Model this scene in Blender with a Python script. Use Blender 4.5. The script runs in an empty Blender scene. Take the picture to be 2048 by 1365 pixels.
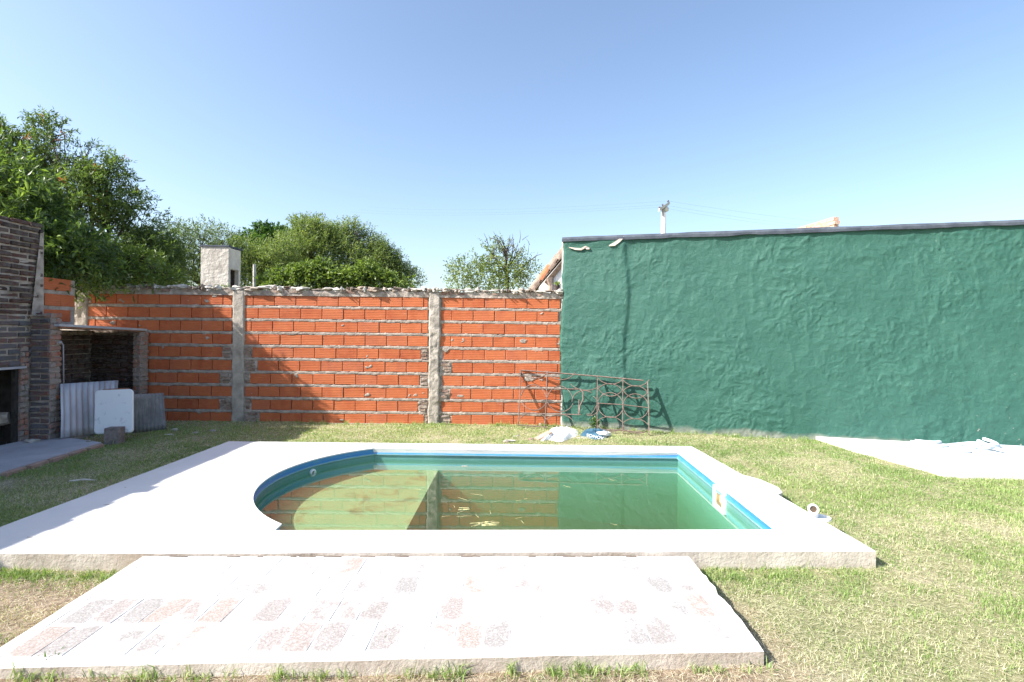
import bpy, math, random
import numpy as np
from mathutils import Vector, Matrix
from mathutils.geometry import tessellate_polygon

random.seed(7)
RS = np.random.RandomState(11)
scene = bpy.context.scene
COL = scene.collection

# ------------------------------------------------------------------ camera
H = 1.43                       # eye height above the lawn
FPX = 1060.0                   # focal length for a 2048 px wide picture
ROLL = math.radians(0.65)
cr, sr = math.cos(ROLL), math.sin(ROLL)
cam_d = bpy.data.cameras.new('camera')
cam = bpy.data.objects.new('camera', cam_d)
COL.objects.link(cam)
cam_d.sensor_width = 36.0
cam_d.lens = FPX / 2048 * 36.0
cam_d.shift_y = -17.5 / 2048
cam_d.clip_end = 500
cam_d.clip_start = 0.05
cam.matrix_world = Matrix(((cr, -sr, 0, 0), (0, 0, -1, 0), (sr, cr, 0, H), (0, 0, 0, 1)))
scene.camera = cam

# ------------------------------------------------------------------ light
SUN_AZ, SUN_EL = math.radians(21.0), math.radians(39.6)   # travel direction, from +X towards +Y
SUN_DIR = Vector((math.cos(SUN_AZ) * math.cos(SUN_EL), math.sin(SUN_AZ) * math.cos(SUN_EL), -math.sin(SUN_EL)))
world = bpy.data.worlds.new("World")
scene.world = world
world.use_nodes = True
wn = world.node_tree
bg = wn.nodes['Background']
sky = wn.nodes.new('ShaderNodeTexSky')
sky.sky_type = 'NISHITA'
sky.sun_disc = False
sky.sun_elevation = SUN_EL
sky.sun_rotation = math.atan2(-SUN_DIR.x, -SUN_DIR.y)
sky.air_density = 1.0
sky.dust_density = 2.0
sky.ozone_density = 1.5
sky.altitude = 50
wn.links.new(sky.outputs[0], bg.inputs[0])
bg.inputs[1].default_value = 0.125
sun_d = bpy.data.lights.new('sun', 'SUN')
sun_d.energy = 5.0
sun_d.angle = math.radians(0.53)
sun_d.color = (1.0, 0.95, 0.88)
sun = bpy.data.objects.new('sun', sun_d)
sun.rotation_euler = SUN_DIR.to_track_quat('-Z', 'Y').to_euler()
sun.location = (-8, -2, 9)
COL.objects.link(sun)
scene.view_settings.view_transform = 'Standard'
scene.view_settings.look = 'None'
scene.view_settings.gamma = 1.0
scene.view_settings.use_curve_mapping = False
scene.view_settings.exposure = 1.2
scene.render.engine = 'CYCLES'
scene.cycles.max_bounces = 8
scene.cycles.transparent_max_bounces = 16

# ------------------------------------------------------------------ measuring helpers (photo point -> place)
def ray(px, py):
    a = (px - 1024) / FPX
    b = (665 - py) / FPX
    return Vector((a * cr - b * sr, 1.0, a * sr + b * cr))
def onz(px, py, z):
    d = ray(px, py)
    return Vector((0, 0, H)) + d * ((z - H) / d.z)
def ony(px, py, Y):
    return Vector((0, 0, H)) + ray(px, py) * Y
def onplane(px, py, p, n):
    d = ray(px, py); o = Vector((0, 0, H))
    return o + d * ((p - o).dot(n) / d.dot(n))

# ------------------------------------------------------------------ noise
def _hash(ix, iy, seed):
    h = (ix.astype(np.int64) * 374761393 + iy.astype(np.int64) * 668265263 + seed * 1442695041) & 0x7fffffff
    h = ((h ^ (h >> 13)) * 1274126177) & 0x7fffffff
    return ((h ^ (h >> 16)) & 0xffff) / 65535.0
def vn(x, y, seed=0):
    x = np.asarray(x, float); y = np.asarray(y, float)
    ix = np.floor(x); iy = np.floor(y)
    fx = x - ix; fy = y - iy
    fx = fx * fx * (3 - 2 * fx); fy = fy * fy * (3 - 2 * fy)
    a = _hash(ix, iy, seed); b = _hash(ix + 1, iy, seed)
    c = _hash(ix, iy + 1, seed); d = _hash(ix + 1, iy + 1, seed)
    return (a * (1 - fx) + b * fx) * (1 - fy) + (c * (1 - fx) + d * fx) * fy
def fbm(x, y, seed=0, octs=4, gain=0.5):
    s = 0; amp = 1; tot = 0
    for k in range(octs):
        s = s + amp * vn(x * 2 ** k + 17.3 * k, y * 2 ** k - 9.1 * k, seed + k)
        tot += amp; amp *= gain
    return s / tot

# ------------------------------------------------------------------ object helpers
def tag(o, label=None, cat=None, group=None, kind=None):
    if label: o['label'] = label
    if cat: o['category'] = cat
    if group: o['group'] = group
    if kind: o['kind'] = kind
    return o
def thing(name, label, cat, loc, group=None):
    o = bpy.data.objects.new(name, None)
    o.empty_display_size = 0.2
    o.location = loc
    COL.objects.link(o)
    return tag(o, label, cat, group)
def wloc(o):
    v = Vector((0, 0, 0))
    while o:
        v = v + o.location; o = o.parent
    return v
def link(name, me, parent=None, loc=(0, 0, 0), mat=None):
    if mat is not None and not me.materials: me.materials.append(mat)
    o = bpy.data.objects.new(name, me)
    COL.objects.link(o)
    o.location = loc
    if parent: o.parent = parent
    return o
def npmesh(name, V, Q, smooth=False, T=None):
    me = bpy.data.meshes.new(name)
    V = np.asarray(V, np.float32)
    Q = np.asarray(Q, np.int32).reshape(-1, 4) if Q is not None and len(Q) else np.zeros((0, 4), np.int32)
    T = np.asarray(T, np.int32).reshape(-1, 3) if T is not None and len(T) else np.zeros((0, 3), np.int32)
    me.vertices.add(len(V)); me.vertices.foreach_set('co', V.ravel())
    nl = Q.size + T.size
    me.loops.add(nl)
    me.loops.foreach_set('vertex_index', np.concatenate([Q.ravel(), T.ravel()]))
    npoly = len(Q) + len(T)
    me.polygons.add(npoly)
    st = np.concatenate([np.arange(len(Q)) * 4, len(Q) * 4 + np.arange(len(T)) * 3]).astype(np.int32)
    me.polygons.foreach_set('loop_start', st)
    me.polygons.foreach_set('loop_total', np.concatenate([np.full(len(Q), 4), np.full(len(T), 3)]).astype(np.int32))
    if smooth: me.polygons.foreach_set('use_smooth', np.ones(npoly, bool))
    me.update(calc_edges=True)
    me.validate()
    return me

class MB:
    """collects shapes in world coordinates, builds ONE mesh object"""
    def __init__(s): s.v = []; s.f = []
    def add(s, vs, fs):
        n = len(s.v)
        s.v += [Vector(v) for v in vs]
        s.f += [tuple(i + n for i in f) for f in fs]
    def box(s, lo, hi, jit=0.0, M=None):
        x0, y0, z0 = lo; x1, y1, z1 = hi
        vs = [Vector(p) for p in ((x0, y0, z0), (x1, y0, z0), (x1, y1, z0), (x0, y1, z0), (x0, y0, z1), (x1, y0, z1), (x1, y1, z1), (x0, y1, z1))]
        if jit: vs = [v + Vector([random.uniform(-jit, jit) for _ in range(3)]) for v in vs]
        if M is not None: vs = [M @ v for v in vs]
        s.add(vs, [(0, 3, 2, 1), (4, 5, 6, 7), (0, 1, 5, 4), (1, 2, 6, 5), (2, 3, 7, 6), (3, 0, 4, 7)])
        return s
    def prism(s, poly, z0, z1):
        """poly: list of (x, y) counter-clockwise"""
        n = len(poly)
        vs = [(p[0], p[1], z0) for p in poly] + [(p[0], p[1], z1) for p in poly]
        fs = [(i, (i + 1) % n, (i + 1) % n + n, i + n) for i in range(n)]
        tr = tessellate_polygon([[Vector((p[0], p[1], 0)) for p in poly]])
        for t in tr:
            a, b, c = t
            A, B, C = [Vector((poly[k][0], poly[k][1])) for k in t]
            if (B - A).cross(C - A) < 0: a, c = c, a
            fs.append((a + n, b + n, c + n)); fs.append((c, b, a))
        s.add(vs, fs); return s
    def tube(s, pts, r, seg=6, cap=True):
        pts = [Vector(p) for p in pts]
        rs = r if isinstance(r, (list, tuple)) else [r] * len(pts)
        rings = []; up = None
        for i, p in enumerate(pts):
            t = (pts[min(i + 1, len(pts) - 1)] - pts[max(i - 1, 0)])
            if t.length < 1e-9: t = Vector((0, 0, 1))
            t.normalize()
            if up is None:
                up = Vector((0, 0, 1)) if abs(t.z) < 0.9 else Vector((0, 1, 0))
            a = t.cross(up)
            if a.length < 1e-6: a = t.cross(Vector((1, 0, 0)))
            a.normalize(); b = a.cross(t).normalized(); up = b
            rings.append([p + (a * math.cos(2 * math.pi * k / seg) + b * math.sin(2 * math.pi * k / seg)) * rs[i] for k in range(seg)])
        vs = [v for rg in rings for v in rg]; fs = []
        for i in range(len(rings) - 1):
            for k in range(seg):
                k2 = (k + 1) % seg
                fs.append((i * seg + k, i * seg + k2, (i + 1) * seg + k2, (i + 1) * seg + k))
        if cap:
            fs.append(tuple(range(seg))[::-1]); m = (len(rings) - 1) * seg
            fs.append(tuple(range(m, m + seg)))
        s.add(vs, fs); return s
    def lathe(s, prof, seg, M):
        """prof: (radius, height) pairs about local Z"""
        vs = [M @ Vector((r * math.cos(2 * math.pi * k / seg), r * math.sin(2 * math.pi * k / seg), h)) for r, h in prof for k in range(seg)]
        fs = []
        for i in range(len(prof) - 1):
            for k in range(seg):
                k2 = (k + 1) % seg
                fs.append((i * seg + k, i * seg + k2, (i + 1) * seg + k2, (i + 1) * seg + k))
        s.add(vs, fs); return s
    def blob(s, c, r, seed=0, rough=0.25, sub=2, flat=0.0):
        import bmesh
        bm = bmesh.new(); bmesh.ops.create_icosphere(bm, subdivisions=sub, radius=1.0)
        rr = random.Random(seed)
        ph = [rr.uniform(0, 6.28) for _ in range(6)]
        c = Vector(c); r = Vector(r) if not isinstance(r, (int, float)) else Vector((r, r, r))
        vs = []
        for v in bm.verts:
            p = v.co
            k = 1 + rough * (math.sin(3.1 * p.x + ph[0]) * math.sin(2.7 * p.y + ph[1]) + 0.6 * math.sin(5.3 * p.z + ph[2] + 2 * p.x) + rr.uniform(-.25, .25))
            vs.append(c + Vector((p.x * r.x * k, p.y * r.y * k, p.z * r.z * k)))
        s.add(vs, [tuple(v.index for v in f.verts) for f in bm.faces])
        bm.free(); return s
    def build(s, name, mat, parent=None, smooth=False, bevel=0, loc=None):
        if parent: o0 = wloc(parent)
        elif loc is not None: o0 = Vector(loc)
        else:
            xs = [v.x for v in s.v]; ys = [v.y for v in s.v]; zs = [v.z for v in s.v]
            o0 = Vector(((min(xs) + max(xs)) / 2, (min(ys) + max(ys)) / 2, min(zs)))
        me = bpy.data.meshes.new(name)
        me.from_pydata([tuple(v - o0) for v in s.v], [], s.f)
        if smooth: me.polygons.foreach_set('use_smooth', [True] * len(me.polygons))
        me.update()
        o = link(name, me, parent, (0, 0, 0) if parent else o0, mat)
        if bevel:
            b = o.modifiers.new('bevel', 'BEVEL'); b.width = bevel; b.segments = 2; b.limit_method = 'ANGLE'
        return o

# ------------------------------------------------------------------ materials
def new_mat(name, rough=0.8, spec=0.3):
    m = bpy.data.materials.new(name); m.use_nodes = True
    b = m.node_tree.nodes['Principled BSDF']
    b.inputs['Roughness'].default_value = rough
    b.inputs['Specular IOR Level'].default_value = spec
    return m, m.node_tree, b
def N(nt, t, **kw):
    n = nt.nodes.new(t)
    for k, v in kw.items():
        if k == 'inp':
            for a, b in v.items(): n.inputs[a].default_value = b
        else: setattr(n, k, v)
    return n
def coords(nt, world_space=True, scale=(1, 1, 1)):
    if world_space:
        g = N(nt, 'ShaderNodeNewGeometry'); out = g.outputs['Position']
    else:
        g = N(nt, 'ShaderNodeTexCoord'); out = g.outputs['Object']
    mp = N(nt, 'ShaderNodeMapping'); mp.inputs['Scale'].default_value = scale
    nt.links.new(out, mp.inputs[0])
    return mp.outputs[0]
def noise(nt, co, scale, detail=4, rough=0.55, dist=0.0):
    n = N(nt, 'ShaderNodeTexNoise', inp={'Scale': scale, 'Detail': detail, 'Roughness': rough, 'Distortion': dist})
    nt.links.new(co, n.inputs['Vector']); return n.outputs['Fac']
def ramp(nt, fac, stops, interp='LINEAR'):
    r = N(nt, 'ShaderNodeValToRGB'); r.color_ramp.interpolation = interp
    el = r.color_ramp.elements
    while len(el) < len(stops): el.new(0.5)
    for e, (p, c) in zip(el, stops):
        e.position = p; e.color = (*c, 1) if len(c) == 3 else c
    nt.links.new(fac, r.inputs[0]); return r.outputs[0]
def mix(nt, fac, a, b, mode='MIX'):
    m = N(nt, 'ShaderNodeMix', data_type='RGBA', blend_type=mode)
    for i, v in ((0, fac), (6, a), (7, b)):
        if hasattr(v, 'links') or isinstance(v, bpy.types.NodeSocket): nt.links.new(v, m.inputs[i])
        elif i == 0: m.inputs[0].default_value = v
        else: m.inputs[i].default_value = (*v, 1)
    return m.outputs[2]
def mathn(nt, op, a, b=0.0, clamp=False):
    m = N(nt, 'ShaderNodeMath', operation=op, use_clamp=clamp)
    for i, v in ((0, a), (1, b)):
        if isinstance(v, bpy.types.NodeSocket): nt.links.new(v, m.inputs[i])
        else: m.inputs[i].default_value = v
    return m.outputs[0]
def bump(nt, bs, h, strength=0.5, dist=0.01):
    b = N(nt, 'ShaderNodeBump', inp={'Strength': strength, 'Distance': dist})
    nt.links.new(h, b.inputs['Height']); nt.links.new(b.outputs[0], bs.inputs['Normal'])
def simple(name, c1, c2, scale=6, rough=0.85, bstr=0.4, bscale=60, spec=0.25, world_space=True, bdist=0.01, lo=0.35, hi=0.65, metal=0.0, stretch=(1, 1, 1)):
    m, nt, b = new_mat(name, rough, spec)
    co = coords(nt, world_space, stretch)
    col = ramp(nt, noise(nt, co, scale, 6, 0.62), [(lo, c1), (hi, c2)])
    nt.links.new(col, b.inputs['Base Color'])
    b.inputs['Metallic'].default_value = metal
    if bstr: bump(nt, b, noise(nt, co, bscale, 5, 0.65), bstr, bdist)
    return m

M = {}
M['mortar'] = simple('mortar', (0.25, 0.21, 0.18), (0.47, 0.41, 0.355), 9, 0.95, 0.8, 70, 0.1)
M['concrete'] = simple('rough_concrete', (0.27, 0.24, 0.205), (0.48, 0.43, 0.37), 7, 0.95, 0.8, 55, 0.1)
M['lump'] = simple('pale_mortar', (0.38, 0.355, 0.32), (0.66, 0.63, 0.58), 14, 0.95, 0.7, 60, 0.1)
M['rubble'] = simple('rubble', (0.12, 0.075, 0.055), (0.34, 0.29, 0.24), 16, 0.95, 0.9, 45, 0.1)
M['footing'] = simple('footing_concrete', (0.20, 0.18, 0.16), (0.36, 0.33, 0.29), 5, 0.95, 0.6, 50, 0.1)
M['slab_side'] = simple('old_concrete', (0.40, 0.34, 0.28), (0.66, 0.60, 0.53), 4, 0.95, 0.6, 45, 0.1)
M['grey_conc'] = simple('grey_render', (0.46, 0.42, 0.37), (0.66, 0.62, 0.56), 3, 0.95, 0.8, 14, 0.1, bdist=0.03)
M['path'] = simple('path_cement', (0.36, 0.36, 0.38), (0.48, 0.48, 0.50), 2.5, 0.9, 0.3, 60, 0.2)
M['metal_rust'] = simple('rusty_paint', (0.13, 0.085, 0.07), (0.24, 0.18, 0.155), 30, 0.7, 0.4, 160, 0.3)
M['zinc'] = simple('zinc', (0.36, 0.38, 0.42), (0.58, 0.60, 0.65), 5, 0.5, 0.15, 40, 0.5, metal=0.2, stretch=(1, 1, .3))
M['fibre'] = simple('fibre_cement', (0.16, 0.165, 0.17), (0.27, 0.275, 0.28), 6, 0.9, 0.4, 50, 0.15)
M['white_enamel'] = simple('scuffed_white_enamel', (0.52, 0.54, 0.55), (0.80, 0.81, 0.81), 9, 0.45, 0.1, 40, 0.5, lo=0.30, hi=0.42)
M['orange_foam'] = simple('brown_foam', (0.22, 0.10, 0.05), (0.38, 0.18, 0.09), 20, 0.9)
M['white_plastic'] = simple('white_plastic', (0.74, 0.74, 0.72), (0.80, 0.80, 0.79), 10, 0.4, 0.05, 30, 0.5)
M['hose'] = simple('pale_blue_hose', (0.50, 0.60, 0.70), (0.66, 0.74, 0.80), 12, 0.45, 0.1, 40, 0.5)
M['white_wall'] = simple('white_limewash', (0.66, 0.65, 0.62), (0.82, 0.81, 0.79), 5, 0.9, 0.4, 30)
M['tile'] = simple('clay_roof_tile', (0.16, 0.12, 0.095), (0.34, 0.26, 0.21), 8, 0.9, 0.6, 40)
M['tile_red'] = simple('red_clay_tile', (0.36, 0.12, 0.06), (0.46, 0.18, 0.09), 8, 0.9, 0.5, 40)
M['timber'] = simple('weathered_timber', (0.07, 0.05, 0.035), (0.15, 0.11, 0.08), 14, 0.9, 0.6, 40)
M['pole'] = simple('pole_concrete', (0.46, 0.44, 0.42), (0.58, 0.56, 0.53), 3, 0.9, 0.3, 30)
M['insulator'] = simple('dark_glaze', (0.05, 0.04, 0.05), (0.09, 0.07, 0.07), 5, 0.3, 0, 10, 0.5)
M['wire'] = simple('cable', (0.08, 0.08, 0.085), (0.12, 0.12, 0.12), 5, 0.6, 0)
M['bark'] = simple('bark', (0.045, 0.035, 0.028), (0.12, 0.10, 0.08), 12, 0.95, 0.8, 50)
M['black'] = simple('flat_black', (0.012, 0.011, 0.010), (0.035, 0.032, 0.030), 8, 0.95, 0.5, 40)  # plain near-black, lines the firebox and fills the inlet ring
M['log'] = simple('pale_driftwood', (0.28, 0.24, 0.20), (0.52, 0.47, 0.41), 14, 0.9, 0.8, 30)
M['iron'] = simple('black_iron', (0.02, 0.02, 0.02), (0.05, 0.045, 0.04), 20, 0.7, 0.3)
M['block'] = simple('grey_block', (0.17, 0.14, 0.13), (0.30, 0.26, 0.24), 18, 0.95, 0.8, 60)
M['stone'] = simple('rubble_stone', (0.30, 0.27, 0.24), (0.56, 0.52, 0.47), 12, 0.95, 0.8, 50)
M['sack_white'] = simple('white_woven_sack', (0.72, 0.72, 0.71), (0.82, 0.82, 0.81), 8, 0.6, 0.5, 35, 0.3, bdist=0.02)
M['sack_blue'] = simple('blue_printed_sack', (0.025, 0.075, 0.13), (0.07, 0.16, 0.22), 6, 0.5, 0.4, 35, 0.3, bdist=0.02)
M['plank'] = simple('pink_plank', (0.34, 0.22, 0.17), (0.46, 0.33, 0.27), 9, 0.9, 0.5, 40)
M['letters'] = simple('white_print', (0.75, 0.76, 0.77), (0.80, 0.80, 0.80), 8, 0.6, 0)
M['straw'] = simple('straw', (0.34, 0.32, 0.14), (0.50, 0.46, 0.26), 40, 0.8, 0)
M['dark_pot'] = simple('dark_pot', (0.04, 0.03, 0.03), (0.08, 0.06, 0.05), 20, 0.8, 0.2)

def brick_mat():
    m, nt, b = new_mat('hollow_clay_brick', 0.82, 0.2)
    oi = N(nt, 'ShaderNodeObjectInfo')
    cw = coords(nt, True); co = coords(nt, False)
    base = ramp(nt, oi.outputs['Random'], [(0.0, (0.31, 0.072, 0.032)), (0.3, (0.40, 0.102, 0.042)), (0.75, (0.47, 0.140, 0.058)), (1.0, (0.37, 0.120, 0.070))])
    n1 = noise(nt, cw, 7, 5, 0.6)
    c = mix(nt, ramp(nt, n1, [(0.3, (0, 0, 0)), (0.75, (1, 1, 1))]), base, (0.54, 0.175, 0.075))
    # smears of mortar rubbed on the face
    n2 = noise(nt, cw, 13, 6, 0.7, 0.6)
    sm = ramp(nt, n2, [(0.60, (0, 0, 0)), (0.70, (0.75, 0.75, 0.75))])
    c = mix(nt, mathn(nt, 'MULTIPLY', sm, 0.55), c, (0.40, 0.26, 0.20))
    n3 = noise(nt, coords(nt, True, (3, 3, 60)), 3.0, 3, 0.6)
    c = mix(nt, 0.25, c, ramp(nt, n3, [(0.3, (0.30, 0.05, 0.02)), (0.7, (0.58, 0.16, 0.06))]))
    nt.links.new(c, b.inputs['Base Color'])
    w = N(nt, 'ShaderNodeTexWave', wave_type='BANDS', bands_direction='Z', inp={'Scale': 12.0, 'Distortion': 1.2, 'Detail': 2.0, 'Detail Scale': 3.0})
    nt.links.new(coords(nt, False, (.25, .25, 1)), w.inputs['Vector'])
    h = mathn(nt, 'ADD', mathn(nt, 'MULTIPLY', w.outputs['Fac'], 0.6), noise(nt, cw, 60, 4, 0.6))
    bump(nt, b, h, 0.5, 0.006)
    return m
M['brick'] = brick_mat()

def old_brick(name, tones, mortar_mix, paint=None):
    m, nt, b = new_mat(name, 0.95, 0.1)
    oi = N(nt, 'ShaderNodeObjectInfo'); cw = coords(nt, True)
    st = [(i / max(1, len(tones) - 1), t) for i, t in enumerate(tones)]
    base = ramp(nt, oi.outputs['Random'], st)
    f = ramp(nt, noise(nt, cw, 11, 6, 0.7, 0.5), [(0.42, (0, 0, 0)), (0.62, (1, 1, 1))])
    c = mix(nt, mathn(nt, 'MULTIPLY', f, mortar_mix), base, paint or (0.27, 0.24, 0.21))
    nt.links.new(c, b.inputs['Base Color'])
    bump(nt, b, noise(nt, cw, 28, 6, 0.7), 0.9, 0.02)
    return m
M['dark_brick'] = old_brick('sooty_brick', [(0.045, 0.034, 0.032), (0.085, 0.052, 0.045), (0.12, 0.06, 0.048), (0.07, 0.058, 0.055)], 0.7, (0.16, 0.145, 0.135))
M['grey_brick'] = old_brick('greywashed_brick', [(0.10, 0.095, 0.10), (0.15, 0.14, 0.145), (0.22, 0.10, 0.07), (0.13, 0.125, 0.13)], 0.85, (0.15, 0.145, 0.155))
M['pink_brick'] = old_brick('pink_worn_brick', [(0.34, 0.22, 0.18), (0.40, 0.15, 0.09), (0.30, 0.25, 0.22), (0.36, 0.28, 0.24)], 0.85, (0.30, 0.27, 0.25))
M['flat_brick'] = old_brick('broken_common_brick', [(0.20, 0.11, 0.08), (0.26, 0.17, 0.13), (0.33, 0.26, 0.21)], 0.6, (0.40, 0.36, 0.31))

def white_paint_mat(name, wear):
    m, nt, b = new_mat(name, 0.75, 0.3)
    cw = coords(nt, True)
    base = ramp(nt, noise(nt, cw, 1.6, 6, 0.6), [(0.3, (0.56, 0.555, 0.55)), (0.7, (0.64, 0.635, 0.63))])
    if wear:
        oi = N(nt, 'ShaderNodeObjectInfo')
        co = coords(nt, False)
        n = noise(nt, coords(nt, True, (1.3, .8, 1)), 7.5, 8, 0.62, 0.5)
        # worn most in the middle of each brick, and only on some bricks
        sep = N(nt, 'ShaderNodeSeparateXYZ'); nt.links.new(co, sep.inputs[0])
        ex = mathn(nt, 'POWER', mathn(nt, 'ABSOLUTE', mathn(nt, 'DIVIDE', sep.outputs[0], 0.062)), 4.0)
        ey = mathn(nt, 'POWER', mathn(nt, 'ABSOLUTE', mathn(nt, 'DIVIDE', sep.outputs[1], 0.118)), 4.0)
        edge = mathn(nt, 'MULTIPLY', mathn(nt, 'ADD', ex, ey), 0.17)
        big = noise(nt, cw, 1.7, 2, 0.5)
        t = mathn(nt, 'ADD', mathn(nt, 'MULTIPLY', mathn(nt, 'SUBTRACT', oi.outputs['Random'], 0.5), 0.30), mathn(nt, 'MULTIPLY', mathn(nt, 'SUBTRACT', big, 0.5), 0.18))
        gpos = N(nt, 'ShaderNodeNewGeometry'); sp2 = N(nt, 'ShaderNodeSeparateXYZ'); nt.links.new(gpos.outputs['Position'], sp2.inputs[0])
        t = mathn(nt, 'ADD', t, mathn(nt, 'MULTIPLY', mathn(nt, 'SUBTRACT', 2.62, sp2.outputs[1]), 0.15))
        n = mathn(nt, 'ADD', mathn(nt, 'MULTIPLY', n, 0.6), mathn(nt, 'MULTIPLY', noise(nt, cw, 30, 6, 0.75), 0.4))
        v = mathn(nt, 'SUBTRACT', mathn(nt, 'ADD', n, t), edge)
        f = ramp(nt, v, [(0.355, (0, 0, 0)), (0.56, (1, 1, 1))])
        rnd2 = mathn(nt, 'FRACT', mathn(nt, 'MULTIPLY', oi.outputs['Random'], 7.31))
        wc = ramp(nt, rnd2, [(0.0, (0.22, 0.205, 0.195)), (0.6, (0.235, 0.20, 0.185)), (1.0, (0.27, 0.205, 0.17))])
        fine = ramp(nt, noise(nt, cw, 140, 4, 0.7), [(0.34, (0.5, 0.5, 0.5)), (0.58, (1, 1, 1))])
        base = mix(nt, mathn(nt, 'MULTIPLY', mathn(nt, 'MULTIPLY', f, fine), 0.95), base, wc)
    else:
        st = ramp(nt, noise(nt, cw, 5, 8, 0.75, 0.6), [(0.70, (0, 0, 0)), (0.80, (1, 1, 1))])
        base = mix(nt, mathn(nt, 'MULTIPLY', st, 0.6), base, (0.45, 0.42, 0.38))
    nt.links.new(base, b.inputs['Base Color'])
    bump(nt, b, noise(nt, cw, 40, 6, 0.7), 0.35, 0.008)
    return m
M['deck_white'] = white_paint_mat('white_pool_paint', False)
M['patio_brick'] = white_paint_mat('worn_white_paint_on_brick', True)

def green_mat():
    m, nt, b = new_mat('green_plaster', 0.58, 0.4)
    cw = coords(nt, True)
    c = ramp(nt, noise(nt, cw, 1.3, 6, 0.6), [(0.25, (0.022, 0.094, 0.072)), (0.55, (0.028, 0.108, 0.082)), (0.75, (0.038, 0.124, 0.096))])
    f = ramp(nt, noise(nt, cw, 5, 7, 0.7), [(0.55, (0, 0, 0)), (0.8, (1, 1, 1))])
    c = mix(nt, mathn(nt, 'MULTIPLY', f, 0.3), c, (0.062, 0.145, 0.108))
    # chips where the pale plaster shows, mostly low down; damp grey band at the foot
    g = N(nt, 'ShaderNodeNewGeometry'); sep = N(nt, 'ShaderNodeSeparateXYZ'); nt.links.new(g.outputs['Position'], sep.inputs[0])
    low = mathn(nt, 'MULTIPLY', mathn(nt, 'SUBTRACT', 0.75, sep.outputs[2]), 0.10, True)
    right = mathn(nt, 'MULTIPLY', mathn(nt, 'SUBTRACT', sep.outputs[0], 4.2), 0.03, True)
    ch = mathn(nt, 'ADD', noise(nt, cw, 16, 5, 0.7, 0.4), mathn(nt, 'ADD', low, right))
    f2 = ramp(nt, ch, [(0.775, (0, 0, 0)), (0.79, (1, 1, 1))])
    c = mix(nt, f2, c, (0.50, 0.40, 0.34))
    foot = mathn(nt, 'SUBTRACT', mathn(nt, 'ADD', -0.01, mathn(nt, 'MULTIPLY', noise(nt, cw, 2.2, 4), 0.22)), sep.outputs[2])
    f3 = ramp(nt, mathn(nt, 'MULTIPLY', foot, 9.0), [(0.0, (0, 0, 0)), (0.6, (1, 1, 1))])
    c = mix(nt, mathn(nt, 'MULTIPLY', f3, 0.75), c, (0.24, 0.245, 0.21))
    nt.links.new(c, b.inputs['Base Color'])
    h = mathn(nt, 'ADD', noise(nt, cw, 11, 6, 0.6, 0.25), mathn(nt, 'MULTIPLY', noise(nt, cw, 75, 5, 0.75), 0.5))
    bump(nt, b, h, 0.6, 0.03)
    return m
M['green'] = green_mat()
M['cap'] = simple('grey_coping_paint', (0.045, 0.055, 0.075), (0.085, 0.10, 0.125), 6, 0.8, 0.6, 35)
M['bare_plaster'] = simple('bare_plaster', (0.42, 0.36, 0.32), (0.56, 0.50, 0.45), 14, 0.95, 0.8, 40)

def pool_mat():
    m, nt, b = new_mat('pool_shell_paint', 0.35, 0.5)
    cw = coords(nt, True)
    sep = N(nt, 'ShaderNodeSeparateXYZ'); nt.links.new(cw, sep.inputs[0])
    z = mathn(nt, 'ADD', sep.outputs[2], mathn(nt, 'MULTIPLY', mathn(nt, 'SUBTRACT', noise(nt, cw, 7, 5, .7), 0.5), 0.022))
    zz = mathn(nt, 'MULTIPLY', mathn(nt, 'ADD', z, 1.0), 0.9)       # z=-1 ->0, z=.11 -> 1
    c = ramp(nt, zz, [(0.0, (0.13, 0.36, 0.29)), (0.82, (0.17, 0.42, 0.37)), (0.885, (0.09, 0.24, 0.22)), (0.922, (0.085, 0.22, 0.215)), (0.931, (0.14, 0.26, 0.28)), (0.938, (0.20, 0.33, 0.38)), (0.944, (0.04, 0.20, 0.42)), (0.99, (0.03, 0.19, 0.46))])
    f = ramp(nt, noise(nt, cw, 6, 7, 0.7), [(0.5, (0, 0, 0)), (0.75, (1, 1, 1))])
    c = mix(nt, mathn(nt, 'MULTIPLY', f, 0.35), c, (0.16, 0.34, 0.34))
    nt.links.new(c, b.inputs['Base Color'])
    bump(nt, b, noise(nt, cw, 30, 4), 0.25, 0.006)
    return m
M['pool'] = pool_mat()
def floor_mat(name, c1, c2, c3):
    m, nt, b = new_mat(name, 0.8, 0.2)
    cw = coords(nt, True)
    c = ramp(nt, noise(nt, cw, 2.2, 5, 0.6), [(0.3, c1), (0.7, c2)])
    f = ramp(nt, noise(nt, cw, 2.9, 7, 0.72, 0.8), [(0.52, (0, 0, 0)), (0.68, (1, 1, 1))])
    c = mix(nt, mathn(nt, 'MULTIPLY', f, 0.8), c, c3)
    nt.links.new(c, b.inputs['Base Color'])
    return m
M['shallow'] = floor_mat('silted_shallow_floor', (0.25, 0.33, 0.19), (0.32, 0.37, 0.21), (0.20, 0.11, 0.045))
M['deep'] = floor_mat('silted_deep_floor', (0.10, 0.13, 0.06), (0.12, 0.15, 0.07), (0.09, 0.10, 0.05))

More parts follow.
